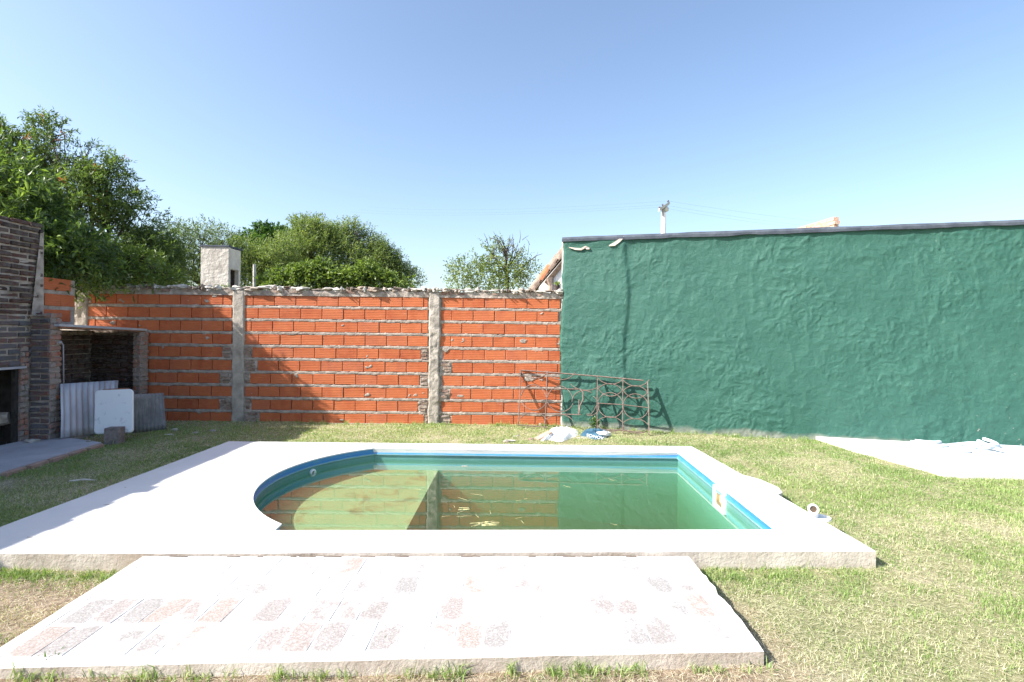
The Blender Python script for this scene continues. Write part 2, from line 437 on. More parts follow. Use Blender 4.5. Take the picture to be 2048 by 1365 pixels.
def water_mat():
    m = bpy.data.materials.new('still_murky_water'); m.use_nodes = True
    nt = m.node_tree; nt.nodes.clear()
    out = N(nt, 'ShaderNodeOutputMaterial')
    tr = N(nt, 'ShaderNodeBsdfTransparent', inp={'Color': (0.93, 0.97, 0.93, 1)})
    gl = N(nt, 'ShaderNodeBsdfGlossy', inp={'Roughness': 0.012, 'Color': (1, 1, 1, 1)})
    fr = N(nt, 'ShaderNodeFresnel', inp={'IOR': 1.36})
    cw = coords(nt, True)
    bp = N(nt, 'ShaderNodeBump', inp={'Strength': 0.06, 'Distance': 0.004})
    nt.links.new(noise(nt, cw, 5, 3, 0.5), bp.inputs['Height'])
    nt.links.new(bp.outputs[0], gl.inputs['Normal']); nt.links.new(bp.outputs[0], fr.inputs['Normal'])
    # back faces (seen from inside the water body) only let light through
    geo = N(nt, 'ShaderNodeNewGeometry')
    f = mathn(nt, 'MULTIPLY', fr.outputs[0], mathn(nt, 'SUBTRACT', 1.0, geo.outputs['Backfacing']))
    f = mathn(nt, 'MULTIPLY', f, 1.2, True)
    mx = N(nt, 'ShaderNodeMixShader')
    nt.links.new(f, mx.inputs[0]); nt.links.new(tr.outputs[0], mx.inputs[1]); nt.links.new(gl.outputs[0], mx.inputs[2])
    nt.links.new(mx.outputs[0], out.inputs['Surface'])
    ab = N(nt, 'ShaderNodeVolumeAbsorption', inp={'Color': (0.44, 0.70, 0.40, 1), 'Density': 1.1})
    sc_ = N(nt, 'ShaderNodeVolumeScatter', inp={'Color': (0.58, 0.70, 0.42, 1), 'Density': 0.45, 'Anisotropy': 0.2})
    ad = N(nt, 'ShaderNodeAddShader'); nt.links.new(ab.outputs[0], ad.inputs[0]); nt.links.new(sc_.outputs[0], ad.inputs[1])
    nt.links.new(ad.outputs[0], out.inputs['Volume'])
    return m
M['water'] = water_mat()

def leaf_mat(name, stops, trans=0.35, rough=0.45):
    m = bpy.data.materials.new(name); m.use_nodes = True
    nt = m.node_tree; b = nt.nodes['Principled BSDF']; out = nt.nodes['Material Output']
    at = N(nt, 'ShaderNodeAttribute', attribute_name='tint')
    c = ramp(nt, at.outputs['Fac'], stops)
    nt.links.new(c, b.inputs['Base Color'])
    b.inputs['Roughness'].default_value = rough; b.inputs['Specular IOR Level'].default_value = 0.4
    tl = N(nt, 'ShaderNodeBsdfTranslucent')
    c2 = mix(nt, 1.0, c, (1.25, 1.35, 0.55), 'MULTIPLY'); nt.links.new(c2, tl.inputs[0])
    mx = N(nt, 'ShaderNodeMixShader'); mx.inputs[0].default_value = trans
    nt.links.new(b.outputs[0], mx.inputs[1]); nt.links.new(tl.outputs[0], mx.inputs[2])
    nt.links.new(mx.outputs[0], out.inputs['Surface'])
    return m
M['leaf_dark'] = leaf_mat('broad_leaf', [(0, (0.06, 0.095, 0.04)), (0.5, (0.10, 0.15, 0.06)), (0.82, (0.17, 0.24, 0.08)), (0.93, (0.19, 0.27, 0.07)), (0.955, (0.30, 0.13, 0.06)), (1, (0.34, 0.10, 0.05))], 0.42, 0.4)
M['leaf_mid'] = leaf_mat('shrub_leaf', [(0, (0.08, 0.12, 0.05)), (0.5, (0.13, 0.18, 0.08)), (1, (0.21, 0.27, 0.12))])
M['leaf_far'] = leaf_mat('far_leaf', [(0, (0.035, 0.085, 0.025)), (0.6, (0.06, 0.13, 0.035)), (1, (0.12, 0.20, 0.05))])
M['leaf_light'] = leaf_mat('creeper_leaf', [(0, (0.09, 0.14, 0.035)), (0.5, (0.15, 0.215, 0.055)), (1, (0.24, 0.31, 0.09))])
M['leaf_young'] = leaf_mat('young_leaf', [(0, (0.065, 0.105, 0.04)), (0.45, (0.12, 0.18, 0.06)), (0.75, (0.20, 0.29, 0.08)), (1, (0.28, 0.37, 0.10))], 0.42, 0.4)
M['leaf_olive'] = leaf_mat('olive_leaf', [(0, (0.10, 0.145, 0.055)), (0.5, (0.18, 0.235, 0.09)), (1, (0.28, 0.33, 0.14))], 0.42)
M['grass'] = leaf_mat('grass_blade', [(0, (0.12, 0.20, 0.055)), (0.35, (0.22, 0.33, 0.10)), (0.55, (0.36, 0.44, 0.17)), (0.72, (0.55, 0.53, 0.35)), (0.88, (0.70, 0.64, 0.50)), (1, (0.42, 0.30, 0.21))], 0.3, 0.6)
M['weed'] = leaf_mat('weed_leaf', [(0, (0.06, 0.12, 0.03)), (1, (0.13, 0.22, 0.06))], 0.3)

def ground_mat():
    m, nt, b = new_mat('thin_lawn_soil', 0.95, 0.1)
    cw = coords(nt, True)
    n1 = noise(nt, cw, 1.4, 6, 0.65, 0.5)
    c = ramp(nt, n1, [(0.32, (0.17, 0.21, 0.08)), (0.54, (0.28, 0.29, 0.14)), (0.70, (0.46, 0.41, 0.30))])
    f = ramp(nt, noise(nt, cw, 30, 5, 0.7), [(0.35, (0.14, 0.11, 0.07)), (0.65, (0.46, 0.40, 0.28))])
    c = mix(nt, 0.4, c, f)
    g = N(nt, 'ShaderNodeNewGeometry'); sep = N(nt, 'ShaderNodeSeparateXYZ'); nt.links.new(g.outputs['Position'], sep.inputs[0])
    wn_ = mathn(nt, 'MULTIPLY', noise(nt, cw, 2.0, 4), 0.8)
    my = mathn(nt, 'MULTIPLY', mathn(nt, 'SUBTRACT', mathn(nt, 'ADD', 2.8, wn_), sep.outputs[1]), 3.0, True)
    mx_ = mathn(nt, 'MULTIPLY', mathn(nt, 'SUBTRACT', mathn(nt, 'ADD', 0.9, wn_), sep.outputs[0]), 3.0, True)
    soil = ramp(nt, noise(nt, cw, 22, 6, 0.7), [(0.35, (0.14, 0.09, 0.06)), (0.65, (0.40, 0.31, 0.24))])
    c = mix(nt, mathn(nt, 'MULTIPLY', mathn(nt, 'MULTIPLY', my, mx_), 0.85), c, soil)
    nt.links.new(c, b.inputs['Base Color'])
    bump(nt, b, noise(nt, cw, 45, 6, 0.75), 0.9, 0.02)
    return m
M['ground'] = ground_mat()

# ================================================================== PLAN
WY = 8.217                                  # face of the brick wall at the back
DZ = 0.11                                   # top of the pool deck
PZ = 0.103                                  # top of the brick patio
RZ = 0.06                                   # slab by the green wall
LZ = 0.05                                   # path on the left
WATER = -0.010
def XY(p): return (p.x, p.y)
deck_fl, deck_fr = onz(458, 883, DZ), onz(1383, 893, DZ)
deck_nr = onz(1752, 1103, DZ); deck_nl = Vector((-3.36, 3.06, DZ))
patio = [XY(onz(0, 1335, PZ) + Vector((-0.12, -0.01, 0))), XY(onz(1528, 1303, PZ)), XY(onz(1378, 1113, PZ)), (-2.13, 3.085)]
slab_pts = [onz(1646, 878, RZ), onz(1705, 896, RZ), onz(1745, 906, RZ), onz(1805, 923, RZ), onz(1890, 945, RZ), onz(2048, 949, RZ)]
GA = Vector((0.775, 8.17)); GB = Vector((6.37, 6.60)); GU = (GB - GA).normalized()
GNRM = Vector((GU.y, -GU.x))                # towards the camera
def gpt(s, off=0.0): return GA + GU * s + GNRM * off
slab_poly = [XY(p) for p in slab_pts] + [(9.5, 5.3), (9.5, gpt((9.5 - GA.x) / GU.x, 0.0).y)] + [XY(gpt((slab_pts[0].x - GA.x) / GU.x, -0.01))]
path_poly = [XY(onz(203, 885, LZ)), (-5.62, 6.66), (-5.70, 6.49), (-5.92, 6.49), (-5.92, -1.5), (-4.86, -1.5), XY(onz(0, 945, LZ))]
path_poly = path_poly[::1]

def ground_h(x, y):
    h = (fbm(x * 1.7, y * 1.7, 3, 3) - 0.5) * 0.035
    h = h + 0.030 * np.exp(-(((x + 2.8) / 1.3) ** 2 + ((y - 2.6) / 0.7) ** 2))
    h = h + 0.048 * np.exp(-np.clip((y - 2.05) / 0.30, 0, 9) ** 2) / (1 + np.exp((x - 1.5) / .15))
    h = h + 0.04 * np.clip((x - 3.6) / 1.5, 0, 1) * np.clip((y - 5) / 1.5, 0, 1)
    return h
# ground sheet: fine near the camera, coarse to the horizon, a hole where the pool is sunk
def ground_axis(a, b, step, far):
    core = np.arange(a, b + 1e-6, step)
    lo = a - np.geomspace(0.4, far, 12)[::-1]; hi = b + np.geomspace(0.4, far, 12)
    return np.concatenate([lo, core, hi])
gx = ground_axis(-7, 8, 0.08, 150); gy = ground_axis(0.5, 9, 0.08, 150)
X, Y = np.meshgrid(gx, gy)
Z = ground_h(X, Y) * np.where((np.abs(X) < 9) & (Y < 12), 1, 0)
V = np.stack([X, Y, Z], -1).reshape(-1, 3)
nx = len(gx)
ii, jj = np.meshgrid(np.arange(nx - 1), np.arange(len(gy) - 1))
q = np.stack([jj * nx + ii, jj * nx + ii + 1, (jj + 1) * nx + ii + 1, (jj + 1) * nx + ii], -1).reshape(-1, 4)
cx = V[q].mean(1)
hole = (cx[:, 0] > -3.0) & (cx[:, 0] < 2.0) & (cx[:, 1] > 3.3) & (cx[:, 1] < 6.1)
tag(link('ground', npmesh('ground', V, q[~hole], True), mat=M['ground']), kind='structure')

# ================================================================== POOL + DECK
def densify(pts, step, jit, seed, closed=True):
    r = random.Random(seed); out = []
    n = len(pts)
    for i in range(n if closed else n - 1):
        a = Vector(pts[i]); b = Vector(pts[(i + 1) % n]); L = (b - a).length
        k = max(1, int(L / step)); nrm = Vector((-(b - a).y, (b - a).x)).normalized()
        for j in range(k):
            o = 0 if j == 0 else r.uniform(-jit, jit)
            out.append(tuple(a + (b - a) * (j / k) + nrm * o))
    return out
cA = Vector((-0.72, 4.775)); RAD = 1.445
rx = -1.56
arc = []
a0 = math.acos((rx - cA.x) / RAD)
for k in range(37):
    a = a0 + (2 * math.pi - 2 * a0) * k / 36
    arc.append((cA.x + RAD * math.cos(a), cA.y + RAD * math.sin(a)))
# arc runs far -> left -> near
p_fr = onz(1356, 904, DZ); p_nr = onz(1555, 1060.5, DZ); p_nl = onz(548, 1062, DZ); p_fl = onz(748, 897, DZ)
rect_near_l = (rx + 0.005, p_nl.y); rect_far_l = (rx + 0.02, p_fl.y + 0.02)
pool_out = [XY(p_nr), XY(p_fr), rect_far_l] + arc + [rect_near_l]       # counter-clockwise
def inset(poly, d):
    """move every corner of a CCW polygon inwards by d"""
    n = len(poly); out = []
    for i in range(n):
        p0, p1, p2 = Vector(poly[i - 1]), Vector(poly[i]), Vector(poly[(i + 1) % n])
        e1 = (p1 - p0).normalized(); e2 = (p2 - p1).normalized()
        n1 = Vector((-e1.y, e1.x)); n2 = Vector((-e2.y, e2.x))
        b = (n1 + n2); b = b * (4 / max(0.7, b.length_squared)) if b.length > 1e-6 else n1
        out.append(tuple(p1 + b * d * 0.5))
    return out
dr = (deck_nr - deck_fr)
def on_right(t, off): return (deck_fr.x + dr.x * t + off, deck_fr.y + dr.y * t)
outer = [XY(deck_nl), XY(deck_nr), on_right(0.62, 0.012), on_right(0.60, 0.085), on_right(0.55, 0.13), on_right(0.47, 0.10), on_right(0.435, 0.05), on_right(0.42, 0.01), XY(deck_fr), XY(deck_fl)]
outer_d = densify(outer, 0.11, 0.0022, 5)
inner_d = inset(pool_out, 0.010)
inner_d = densify(inner_d, 0.12, 0.0015, 9)
def deck_mesh(name, mat, outer, inner, z0, z1, side=None):
    mb = MB()
    po = [Vector((x, y, 0)) for x, y in outer]; pi = [Vector((x, y, 0)) for x, y in inner]
    tri = tessellate_polygon([po, pi])
    allp = po + pi; no = len(po); ni = len(pi)
    vs = [(p.x, p.y, z1) for p in allp] + [(p.x, p.y, z0 if i < no else z1 - .012) for i, p in enumerate(allp)]
    fs = []
    m = len(allp)
    for a, b, c in tri:
        if (allp[b] - allp[a]).cross(allp[c] - allp[a]).z < 0: a, c = c, a
        fs.append((a, b, c)); fs.append((c + m, b + m, a + m))
    for i in range(no):
        j = (i + 1) % no; fs.append((i + m, j + m, j, i))
    for i in range(ni):
        j = (i + 1) % ni; fs.append((no + j + m, no + i + m, no + i, no + j))
    mb.add(vs, fs)
    o_ = mb.build(name, mat, None, loc=(0, 0, 0))
    if side:
        o_.data.materials.append(side)
        for k in range(2 * len(tri), 2 * len(tri) + no): o_.data.polygons[k].material_index = 1
    return o_
deck = tag(deck_mesh('pool_deck', M['deck_white'], outer_d, inner_d, -0.12, DZ, M['slab_side']), kind='structure')
# dirt and cracks along the joint with the patio
mb = MB(); r = random.Random(3)
xx = -2.05
while xx < 1.0:
    L = r.uniform(0.02, 0.16)
    if r.random() < 0.5:
        yy = 3.118 + (xx + 2.1) * 0.036
        mb.add([(xx, yy - .004, DZ + .0005), (xx + L, yy - .003, DZ + .0005), (xx + L, yy + r.uniform(.001, .004), DZ + .0015), (xx, yy + r.uniform(.001, .004), DZ + .0015)], [(0, 1, 2, 3)])
    xx += L + r.uniform(0.01, 0.1)
pool = thing('swimming_pool', 'small blue and teal half-round swimming pool sunk in the white deck', 'pool', (0, 4.8, 0))
# wall shell: profile swept round the outline
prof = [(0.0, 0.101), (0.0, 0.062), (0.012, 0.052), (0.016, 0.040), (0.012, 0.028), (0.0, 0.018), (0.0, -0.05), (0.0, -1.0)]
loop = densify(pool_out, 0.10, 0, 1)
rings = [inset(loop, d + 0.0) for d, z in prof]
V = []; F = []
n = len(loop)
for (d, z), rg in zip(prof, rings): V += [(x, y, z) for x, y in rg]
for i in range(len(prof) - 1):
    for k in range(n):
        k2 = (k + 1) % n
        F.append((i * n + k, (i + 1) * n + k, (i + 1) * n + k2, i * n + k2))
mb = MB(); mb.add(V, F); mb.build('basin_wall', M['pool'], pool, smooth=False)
# coping underside lip
# floors: shallow shelf under the half round, deep end
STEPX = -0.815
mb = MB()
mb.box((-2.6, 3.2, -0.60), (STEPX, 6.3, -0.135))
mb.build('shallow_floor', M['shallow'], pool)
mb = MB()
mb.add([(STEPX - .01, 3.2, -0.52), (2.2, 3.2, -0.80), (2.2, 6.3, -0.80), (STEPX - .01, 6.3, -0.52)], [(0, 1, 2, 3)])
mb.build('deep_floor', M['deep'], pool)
# return nozzle in the curved wall
def nozzle(px, py, rr, name, label=None):
    # on the circle
    d = ray(px, py); t = 0
    best = None
    for k in range(3000):
        tt = 3 + k * 0.001
        p = Vector((0, 0, H)) + d * tt
        if (Vector((p.x, p.y)) - cA).length > RAD - 0.012 and p.x < rx: best = p
        if p.x < rx and (Vector((p.x, p.y)) - cA).length > RAD - 0.012 and tt > 4.4: break
    return best
np_ = nozzle(626, 946, 0, '')
c2 = Vector((np_.x, np_.y)) - cA; nd = Vector((-c2.x, -c2.y, 0)).normalized()
Mz = Matrix.Translation(np_) @ nd.to_track_quat('Z', 'Y').to_matrix().to_4x4()
mb = MB(); mb.lathe([(0.018, -0.03), (0.018, 0.006), (0.024, 0.012), (0.036, 0.010), (0.039, 0.0), (0.039, -0.02)], 20, Mz)
mb.build('inlet_ring', M['white_plastic'], pool, smooth=True)
mb = MB(); mb.lathe([(0.0, -0.004), (0.019, -0.004)], 16, Mz); mb.build('inlet_hole', M['black'], pool)
# skimmer mouth in the right wall
rw0 = Vector(XY(p_fr)); rw1 = Vector(XY(p_nr)); ru = (rw1 - rw0).normalized()
def rwp(t, off, z): # t metres from the far corner, off = into the pool
    q_ = rw0 + ru * t + Vector((-abs(ru.y), 0)) .normalized() * off
    return (q_.x, q_.y, z)
tc = (p_fr.y - 4.63)
sk = MB()
def rbox(mb, t0, t1, o0, o1, z0, z1):
    vs = [rwp(t0, o0, z0), rwp(t1, o0, z0), rwp(t1, o1, z0), rwp(t0, o1, z0), rwp(t0, o0, z1), rwp(t1, o0, z1), rwp(t1, o1, z1), rwp(t0, o1, z1)]
    mb.add(vs, [(0, 3, 2, 1), (4, 5, 6, 7), (0, 1, 5, 4), (1, 2, 6, 5), (2, 3, 7, 6), (3, 0, 4, 7)])
rbox(sk, tc - .125, tc - .095, -0.01, 0.028, -0.10, 0.087); rbox(sk, tc + .095, tc + .125, -0.01, 0.028, -0.10, 0.087)
rbox(sk, tc - .094, tc + .094, -0.01, 0.0275, 0.068, 0.0868); rbox(sk, tc - .094, tc + .094, -0.01, 0.0275, -0.10, -0.075)
sko = sk.build('skimmer_frame', M['white_plastic'], pool)
mb = MB(); rbox(mb, tc - .094, tc + .094, 0.001, 0.006, -0.074, 0.067); mb.build('skimmer_mouth', simple('rust_stain', (0.16, 0.09, 0.04), (0.34, 0.22, 0.11), 14, 0.9), sko and pool)
mb = MB(); rbox(mb, tc + .0, tc + .09, 0.0065, 0.012, -0.03, 0.05); mb.build('skimmer_flap', simple('stained_plastic', (0.5, 0.42, 0.30), (0.7, 0.64, 0.5), 14, 0.6), pool)
# water body
wl = inset(pool_out, -0.012)
wb = MB(); wb.prism(wl, -1.3, WATER)
tag(wb.build('water', M['water'], None, loc=(0, 0, 0)), kind='structure')

# ================================================================== PATIO (single bricks)
patio_poly = densify(patio[:1] + [patio[1]], 0.2, 0.002, 3, False) + [patio[1]]
redge = densify([patio[1], patio[2]], 0.07, 0.012, 8, False)
pp = patio_poly[:-1] + redge + [patio[2], patio[3]]
base = MB().prism(pp, -0.06, PZ - 0.002).build('brick_patio', M['deck_white'], None, loc=(0, 0, 0))
tag(base, kind='structure'); base.data.materials.append(M['slab_side'])
for pl_ in base.data.polygons:
    if abs(pl_.normal.z) < .5: pl_.material_index = 1
# white painted rim along the front and both sides
def lerp2(a, b, t): return Vector(a) + (Vector(b) - Vector(a)) * t
P00, P10, P11, P01 = [Vector(p) for p in patio]
def pq(u, v): return (P00 * (1 - u) + P10 * u) * (1 - v) + (P01 * (1 - u) + P11 * u) * v
for u0, u1, v0, v1, nm in ((0, 1, 0, 0.055, 'front_rim'), (0, 0.018, 0.056, 1, 'side_rim'), (0.972, 1, 0.056, 1, 'side_rim')):
    k = 40 if nm == 'front_rim' else 14
    lo = []; hi = []
    rr = random.Random(5)
    for i in range(k + 1):
        t = i / k
        if nm == 'front_rim': lo.append(pq(t, v0 + rr.uniform(0, .006))); hi.append(pq(t, v1))
        else:
            lo.append(pq(u0 if u0 > .5 else u0 + rr.uniform(-.0005, .001), v0 + (v1 - v0) * t)); hi.append(pq(u1 + (rr.uniform(-.006, .004) if u0 > .5 else 0), v0 + (v1 - v0) * t))
    mb = MB()
    vs = [(p.x, p.y, PZ) for p in lo] + [(p.x, p.y, PZ + rr.uniform(-.0008, .0008)) for p in hi]
    vs += [(p.x, p.y, PZ - .0055) for p in lo] + [(p.x, p.y, PZ - .0055) for p in hi]
    m = k + 1; fs = []
    for i in range(k):
        if nm == 'front_rim': fs += [(i, i + 1, m + i + 1, m + i), (2 * m + i, 2 * m + i + 1, i + 1, i)]
        else: fs += [(i, m + i, m + i + 1, i + 1), (m + i + 1, m + i, 3 * m + i, 3 * m + i + 1), (2 * m + i + 1, 2 * m + i, i, i + 1)][::1]
    mb.add(vs, fs); ro = mb.build(nm, M['deck_white'], base)
    ro.data.materials.append(M['slab_side'])
    for pl_ in ro.data.polygons:
        if abs(pl_.normal.z) < .5: pl_.material_index = 1
def chip_brick(name, L, W, Hh, seed, ch=0.006, jit=0.0025):
    """a clay brick with worn, slightly rounded edges, centred, long side along Y"""
    r_ = random.Random(seed)
    hx, hy = W / 2, L / 2
    lev = [(-Hh, 0, 0), (-ch * .8, 0, 0), (0, ch, ch)]
    vs = []; fs = []
    for z, ix, iy in lev:
        for sx, sy in ((-1, -1), (0, -1), (1, -1), (1, 0), (1, 1), (0, 1), (-1, 1), (-1, 0)):
            vs.append((sx * (hx - ix) + r_.uniform(-jit, jit), sy * (hy - iy) + r_.uniform(-jit, jit), z + (r_.uniform(-jit, jit) * .6 if z == 0 else 0)))
    for l in range(2):
        for k in range(8):
            k2 = (k + 1) % 8; fs.append((l * 8 + k, l * 8 + k2, (l + 1) * 8 + k2, (l + 1) * 8 + k))
    fs.append(tuple(range(16, 24)))
    me = bpy.data.meshes.new(name); me.from_pydata(vs, [], fs); me.update(); return me
pbm = []
rows = 4; nb = 25
for s_ in range(6):
    me = chip_brick('patio_brick', 0.222, 0.1195, 0.05, s_, 0.003, 0.0015); me.materials.append(M['patio_brick']); pbm.append(me)
r = random.Random(21)
for j in range(rows):
    v = 0.062 + (j + 0.5) * (0.93 / rows)
    for i in range(nb):
        u = 0.020 + (i + 0.5) * (0.950 / nb) + (0.0 if j % 2 == 0 else 0.006)
        p = pq(u, v)
        b = link('brick', pbm[r.randrange(6)], base, (p.x, p.y, PZ + r.uniform(-.0012, .0010)))
        b.rotation_euler = (r.uniform(-.004, .004), r.uniform(-.008, .008), r.uniform(-.004, .004))

# ================================================================== SLABS ON THE RIGHT AND THE LEFT
so = MB().prism(densify(slab_poly, 0.12, 0.006, 12), -0.05, RZ).build('paved_slab', M['deck_white'], None, loc=(0, 0, 0)); tag(so, kind='structure')
po = MB().prism(path_poly, -0.05, LZ).build('path', M['path'], None, loc=(0, 0, 0)); tag(po, kind='structure')
# brick edging on the side of the path
e0 = Vector(path_poly[-1]); e1 = Vector(path_poly[0])
emesh = chip_brick('edging_brick', 0.22, 0.06, 0.09, 77, 0.005, 0.003); emesh.materials.append(M['plank'])
Lp = (e1 - e0).length; ed = (e1 - e0).normalized()
k = int(Lp / 0.23)
for i in range(k):
    p = e0 + ed * (0.115 + i * Lp / k) + Vector((ed.y, -ed.x)) * 0.032
    b = link('edging_brick', emesh, po, (p.x, p.y, LZ - 0.006)); b.rotation_euler = (0, 0, math.atan2(ed.y, ed.x) - math.pi / 2)

# ================================================================== HOLLOW BRICK WALL
PIT = 0.2023; BH = 0.154; TOP0 = 1.958
def px2x(px, z):                      # column of the photo -> metres along the wall face
    y_ = 665 + (H - z) / WY * FPX
    return ony(px, y_, WY).x
wall = thing('hollow_brick_wall', 'unplastered orange hollow brick wall with grey concrete pillars behind the pool', 'wall', (-2.8, WY, 0))
bw = []
for s_ in range(5):
    r_ = random.Random(100 + s_)
    me = bpy.data.meshes.new('brick')
    Lb, D = 0.326, 0.10
    vs = []; fs = []
    # front outline with tiny wear, bevelled
    for y, ins in ((D, 0), (0.004, 0), (0.0, 0.004)):
        for sx, sz in ((-1, -1), (0, -1), (1, -1), (1, 0), (1, 1), (0, 1), (-1, 1), (-1, 0)):
            w = 0.0018
            vs.append((sx * (Lb / 2 - ins) + r_.uniform(-w, w), y + (r_.uniform(-.002, .001) if y < .01 else 0), sz * (BH / 2 - ins) + r_.uniform(-w, w)))
    for l in range(2):
        for k in range(8):
            k2 = (k + 1) % 8; fs.append((l * 8 + k, l * 8 + k2, (l + 1) * 8 + k2, (l + 1) * 8 + k))
    fs.append(tuple(range(16, 24)))
    me.from_pydata(vs, [], fs); me.update(); me.materials.append(M['brick']); bw.append(me)

# (first pixel, last pixel) of brickwork and the joints of every row, read course by course
panels = [
    (172, 464, [446, 426, 446, 425, 445, 424, 439, 422, 439, 420], [0, 0, 0, 0, 445, 0, 439, 0, 439, 0]),
    (489, 856, [549, 559, 545, 560, 544, 557, 541, 559, 540, 561], [0] * 10),
    (881, 1121, [969.3, 946.5, 966.5, 944, 969, 945, 968, 941.5, 965, 942.5], [0] * 10)]
left_starts = {1: {0: 489, 1: 489, 2: 489, 3: 489, 4: 504, 5: 514, 6: 499, 7: 489, 8: 502, 9: 516},
               2: {0: 884, 1: 879, 2: 883, 3: 880, 4: 886, 5: 903.5, 6: 885, 7: 901, 8: 882, 9: 902}}
right_ends = {0: {4: 445, 6: 439, 8: 439}, 1: {4: 843, 6: 841, 8: 836, 9: 848}}
rub = []                                  # rubble patches: x0,x1,z0,z1
brects = []
r = random.Random(5)
for pi, (pa, pb, ph, _) in enumerate(panels):
    for row in range(10):
        zt = TOP0 - PIT * row; zb = zt - BH; zc = (zt + zb) / 2
        xa = px2x(left_starts.get(pi, {}).get(row, pa), zc); xb = px2x(right_ends.get(pi, {}).get(row, pb), zc)
        XA = px2x(pa, zc); XB = px2x(pb, zc)
        if xa > XA + 0.05: rub.append((XA, xa, zb, zt))
        if xb < XB - 0.05: rub.append((xb, XB, zb, zt))
        pitch = 0.3305
        x0 = px2x(ph[row], zc)
        k0 = int(math.floor((xa - x0) / pitch)) - 1
        for k in range(k0, k0 + 24):
            a = x0 + k * pitch; b = a + pitch
            a2, b2 = max(a, xa), min(b, xb)
            if b2 - a2 < 0.035: continue
            gap = 0.009 + r.random() * 0.005
            a3, b3 = a2 + gap / 2, b2 - gap / 2
            brects.append((a3, b3, zb, zt))
            me = bw[r.randrange(5)]
            ob = link('brick', me, wall, ((a3 + b3) / 2 + 2.8, r.uniform(-.004, .004), zc + r.uniform(-.002, .002)))
            ob.scale = ((b3 - a3) / 0.326, 1, 1)
            ob.rotation_euler = (0, r.uniform(-.006, .006), r.uniform(-.006, .006))
# mortar: a height field that bulges between the courses and dips behind every brick
x0g, x1g = -7.2, 0.95; z0g, z1g = -0.06, 2.0
dx = 0.011; dzg = 0.0085
xs = np.arange(x0g, x1g, dx); zs = np.arange(z0g, z1g, dzg)
XX, ZZ = np.meshgrid(xs, zs)
wob = (fbm(XX * 9, ZZ * 9, 31, 3) - 0.5) * 0.022 + (vn(XX * 45, ZZ * 45, 5) - .5) * 0.008
rel = (TOP0 - (ZZ + wob)) / PIT
fr = (rel - np.floor(rel)) * PIT                # 0..BH brick, BH..PIT joint
inj = (fr > BH + .001) | (rel < 0) | (fr < -1)
bulge = -0.003 + 0.010 * fbm(XX * 14, ZZ * 22, 8, 3) + 0.004 * (vn(XX * 60, ZZ * 60, 77) - 0.5)
edge = np.minimum(fr - BH, PIT - fr); edge = np.where(rel < 0, 0.03, edge)
hh = np.where(inj, bulge * np.clip(edge / 0.012, 0.25, 1), -0.022)
# blobs of mortar squeezed over bricks
blo = fbm(XX * 5, ZZ * 7, 55, 4)
hh = np.where((~inj) & (blo > 0.785), 0.003 + 0.004 * vn(XX * 50, ZZ * 50, 4), hh)
for (a, b, c, d) in rub:
    mk = (XX > a - 0.012) & (XX < b + 0.012) & (ZZ > c - 0.01) & (ZZ < d + 0.01)
    rgh = -0.012 + 0.045 * (fbm(XX * 22, ZZ * 26, 91, 3) - 0.4)
    hh = np.where(mk, rgh, hh)
Vg = np.stack([XX + 2.8, -hh, ZZ], -1).reshape(-1, 3)
nx = len(xs)
ii, jj = np.meshgrid(np.arange(nx - 1), np.arange(len(zs) - 1))
q = np.stack([jj * nx + ii, jj * nx + ii + 1, (jj + 1) * nx + ii + 1, (jj + 1) * nx + ii], -1).reshape(-1, 4)
link('mortar', npmesh('mortar', Vg, q, True), wall, mat=M['mortar'])
mb = MB(); mb.box((x0g, WY + 0.045, -0.2), (x1g, WY + 0.14, 2.02)); mb.build('backing', M['mortar'], wall)
# broken bits of solid brick in the rubble pockets
r = random.Random(9)
for (a, b, c, d) in rub:
    n_ = max(1, int((b - a) / 0.10))
    for lay in range(3):
        z = c + (lay + .5) * (d - c) / 3
        w = (b - a) * r.uniform(.55, .9)
        mb = MB(); x = a + r.uniform(.0, (b - a) - w)
        mb.box((x, WY - r.uniform(.002, .014), z - .019), (x + w, WY + .05, z + .019), 0.006)
        mb.build('brick_bat', M['flat_brick'], wall)
# pillars
def rough_strip(name, xa, xb, z0, z1, proud, mat, parent, seed, step=0.012, Y0=WY, amp=0.012, wav=0.016):
    us = np.linspace(0, 1, max(6, int((xb - xa + 2 * proud) / step))); zz = np.arange(z0, z1, step)
    U, Zz = np.meshgrid(us, zz)
    ea = xa + (fbm(Zz * 6, Zz * 0 + seed, seed, 4) - .5) * 2 * wav
    eb = xb + (fbm(Zz * 6, Zz * 0 + seed + 5, seed + 3, 4) - .5) * 2 * wav
    Xp = ea + (eb - ea) * U
    pr = proud * np.clip(np.minimum(U, 1 - U) * 9, 0, 1) ** 0.5 - 0.012 * (np.minimum(U, 1 - U) < 0.02)
    h = pr + amp * (fbm(Xp * 14, Zz * 14, seed + 9, 4) - .5) * 2
    Vp = np.stack([Xp, Y0 - h, Zz], -1).reshape(-1, 3) - np.array(wloc(parent))
    n1 = len(us)
    ii, jj = np.meshgrid(np.arange(n1 - 1), np.arange(len(zz) - 1))
    q = np.stack([jj * n1 + ii, jj * n1 + ii + 1, (jj + 1) * n1 + ii + 1, (jj + 1) * n1 + ii], -1).reshape(-1, 4)
    return link(name, npmesh(name, Vp, q, True), parent, mat=mat)
rough_strip('pillar', px2x(464, 1), px2x(489, 1), -0.05, 2.03, 0.022, M['concrete'], wall, 2, amp=0.006, wav=0.012)
rough_strip('pillar', px2x(857, 1), px2x(880, 1), -0.05, 2.03, 0.030, M['concrete'], wall, 14, amp=0.014, wav=0.022)
rough_strip('corner_mortar', px2x(150, 1), px2x(176, 1), 1.35, 2.03, 0.02, M['mortar'], wall, 24)
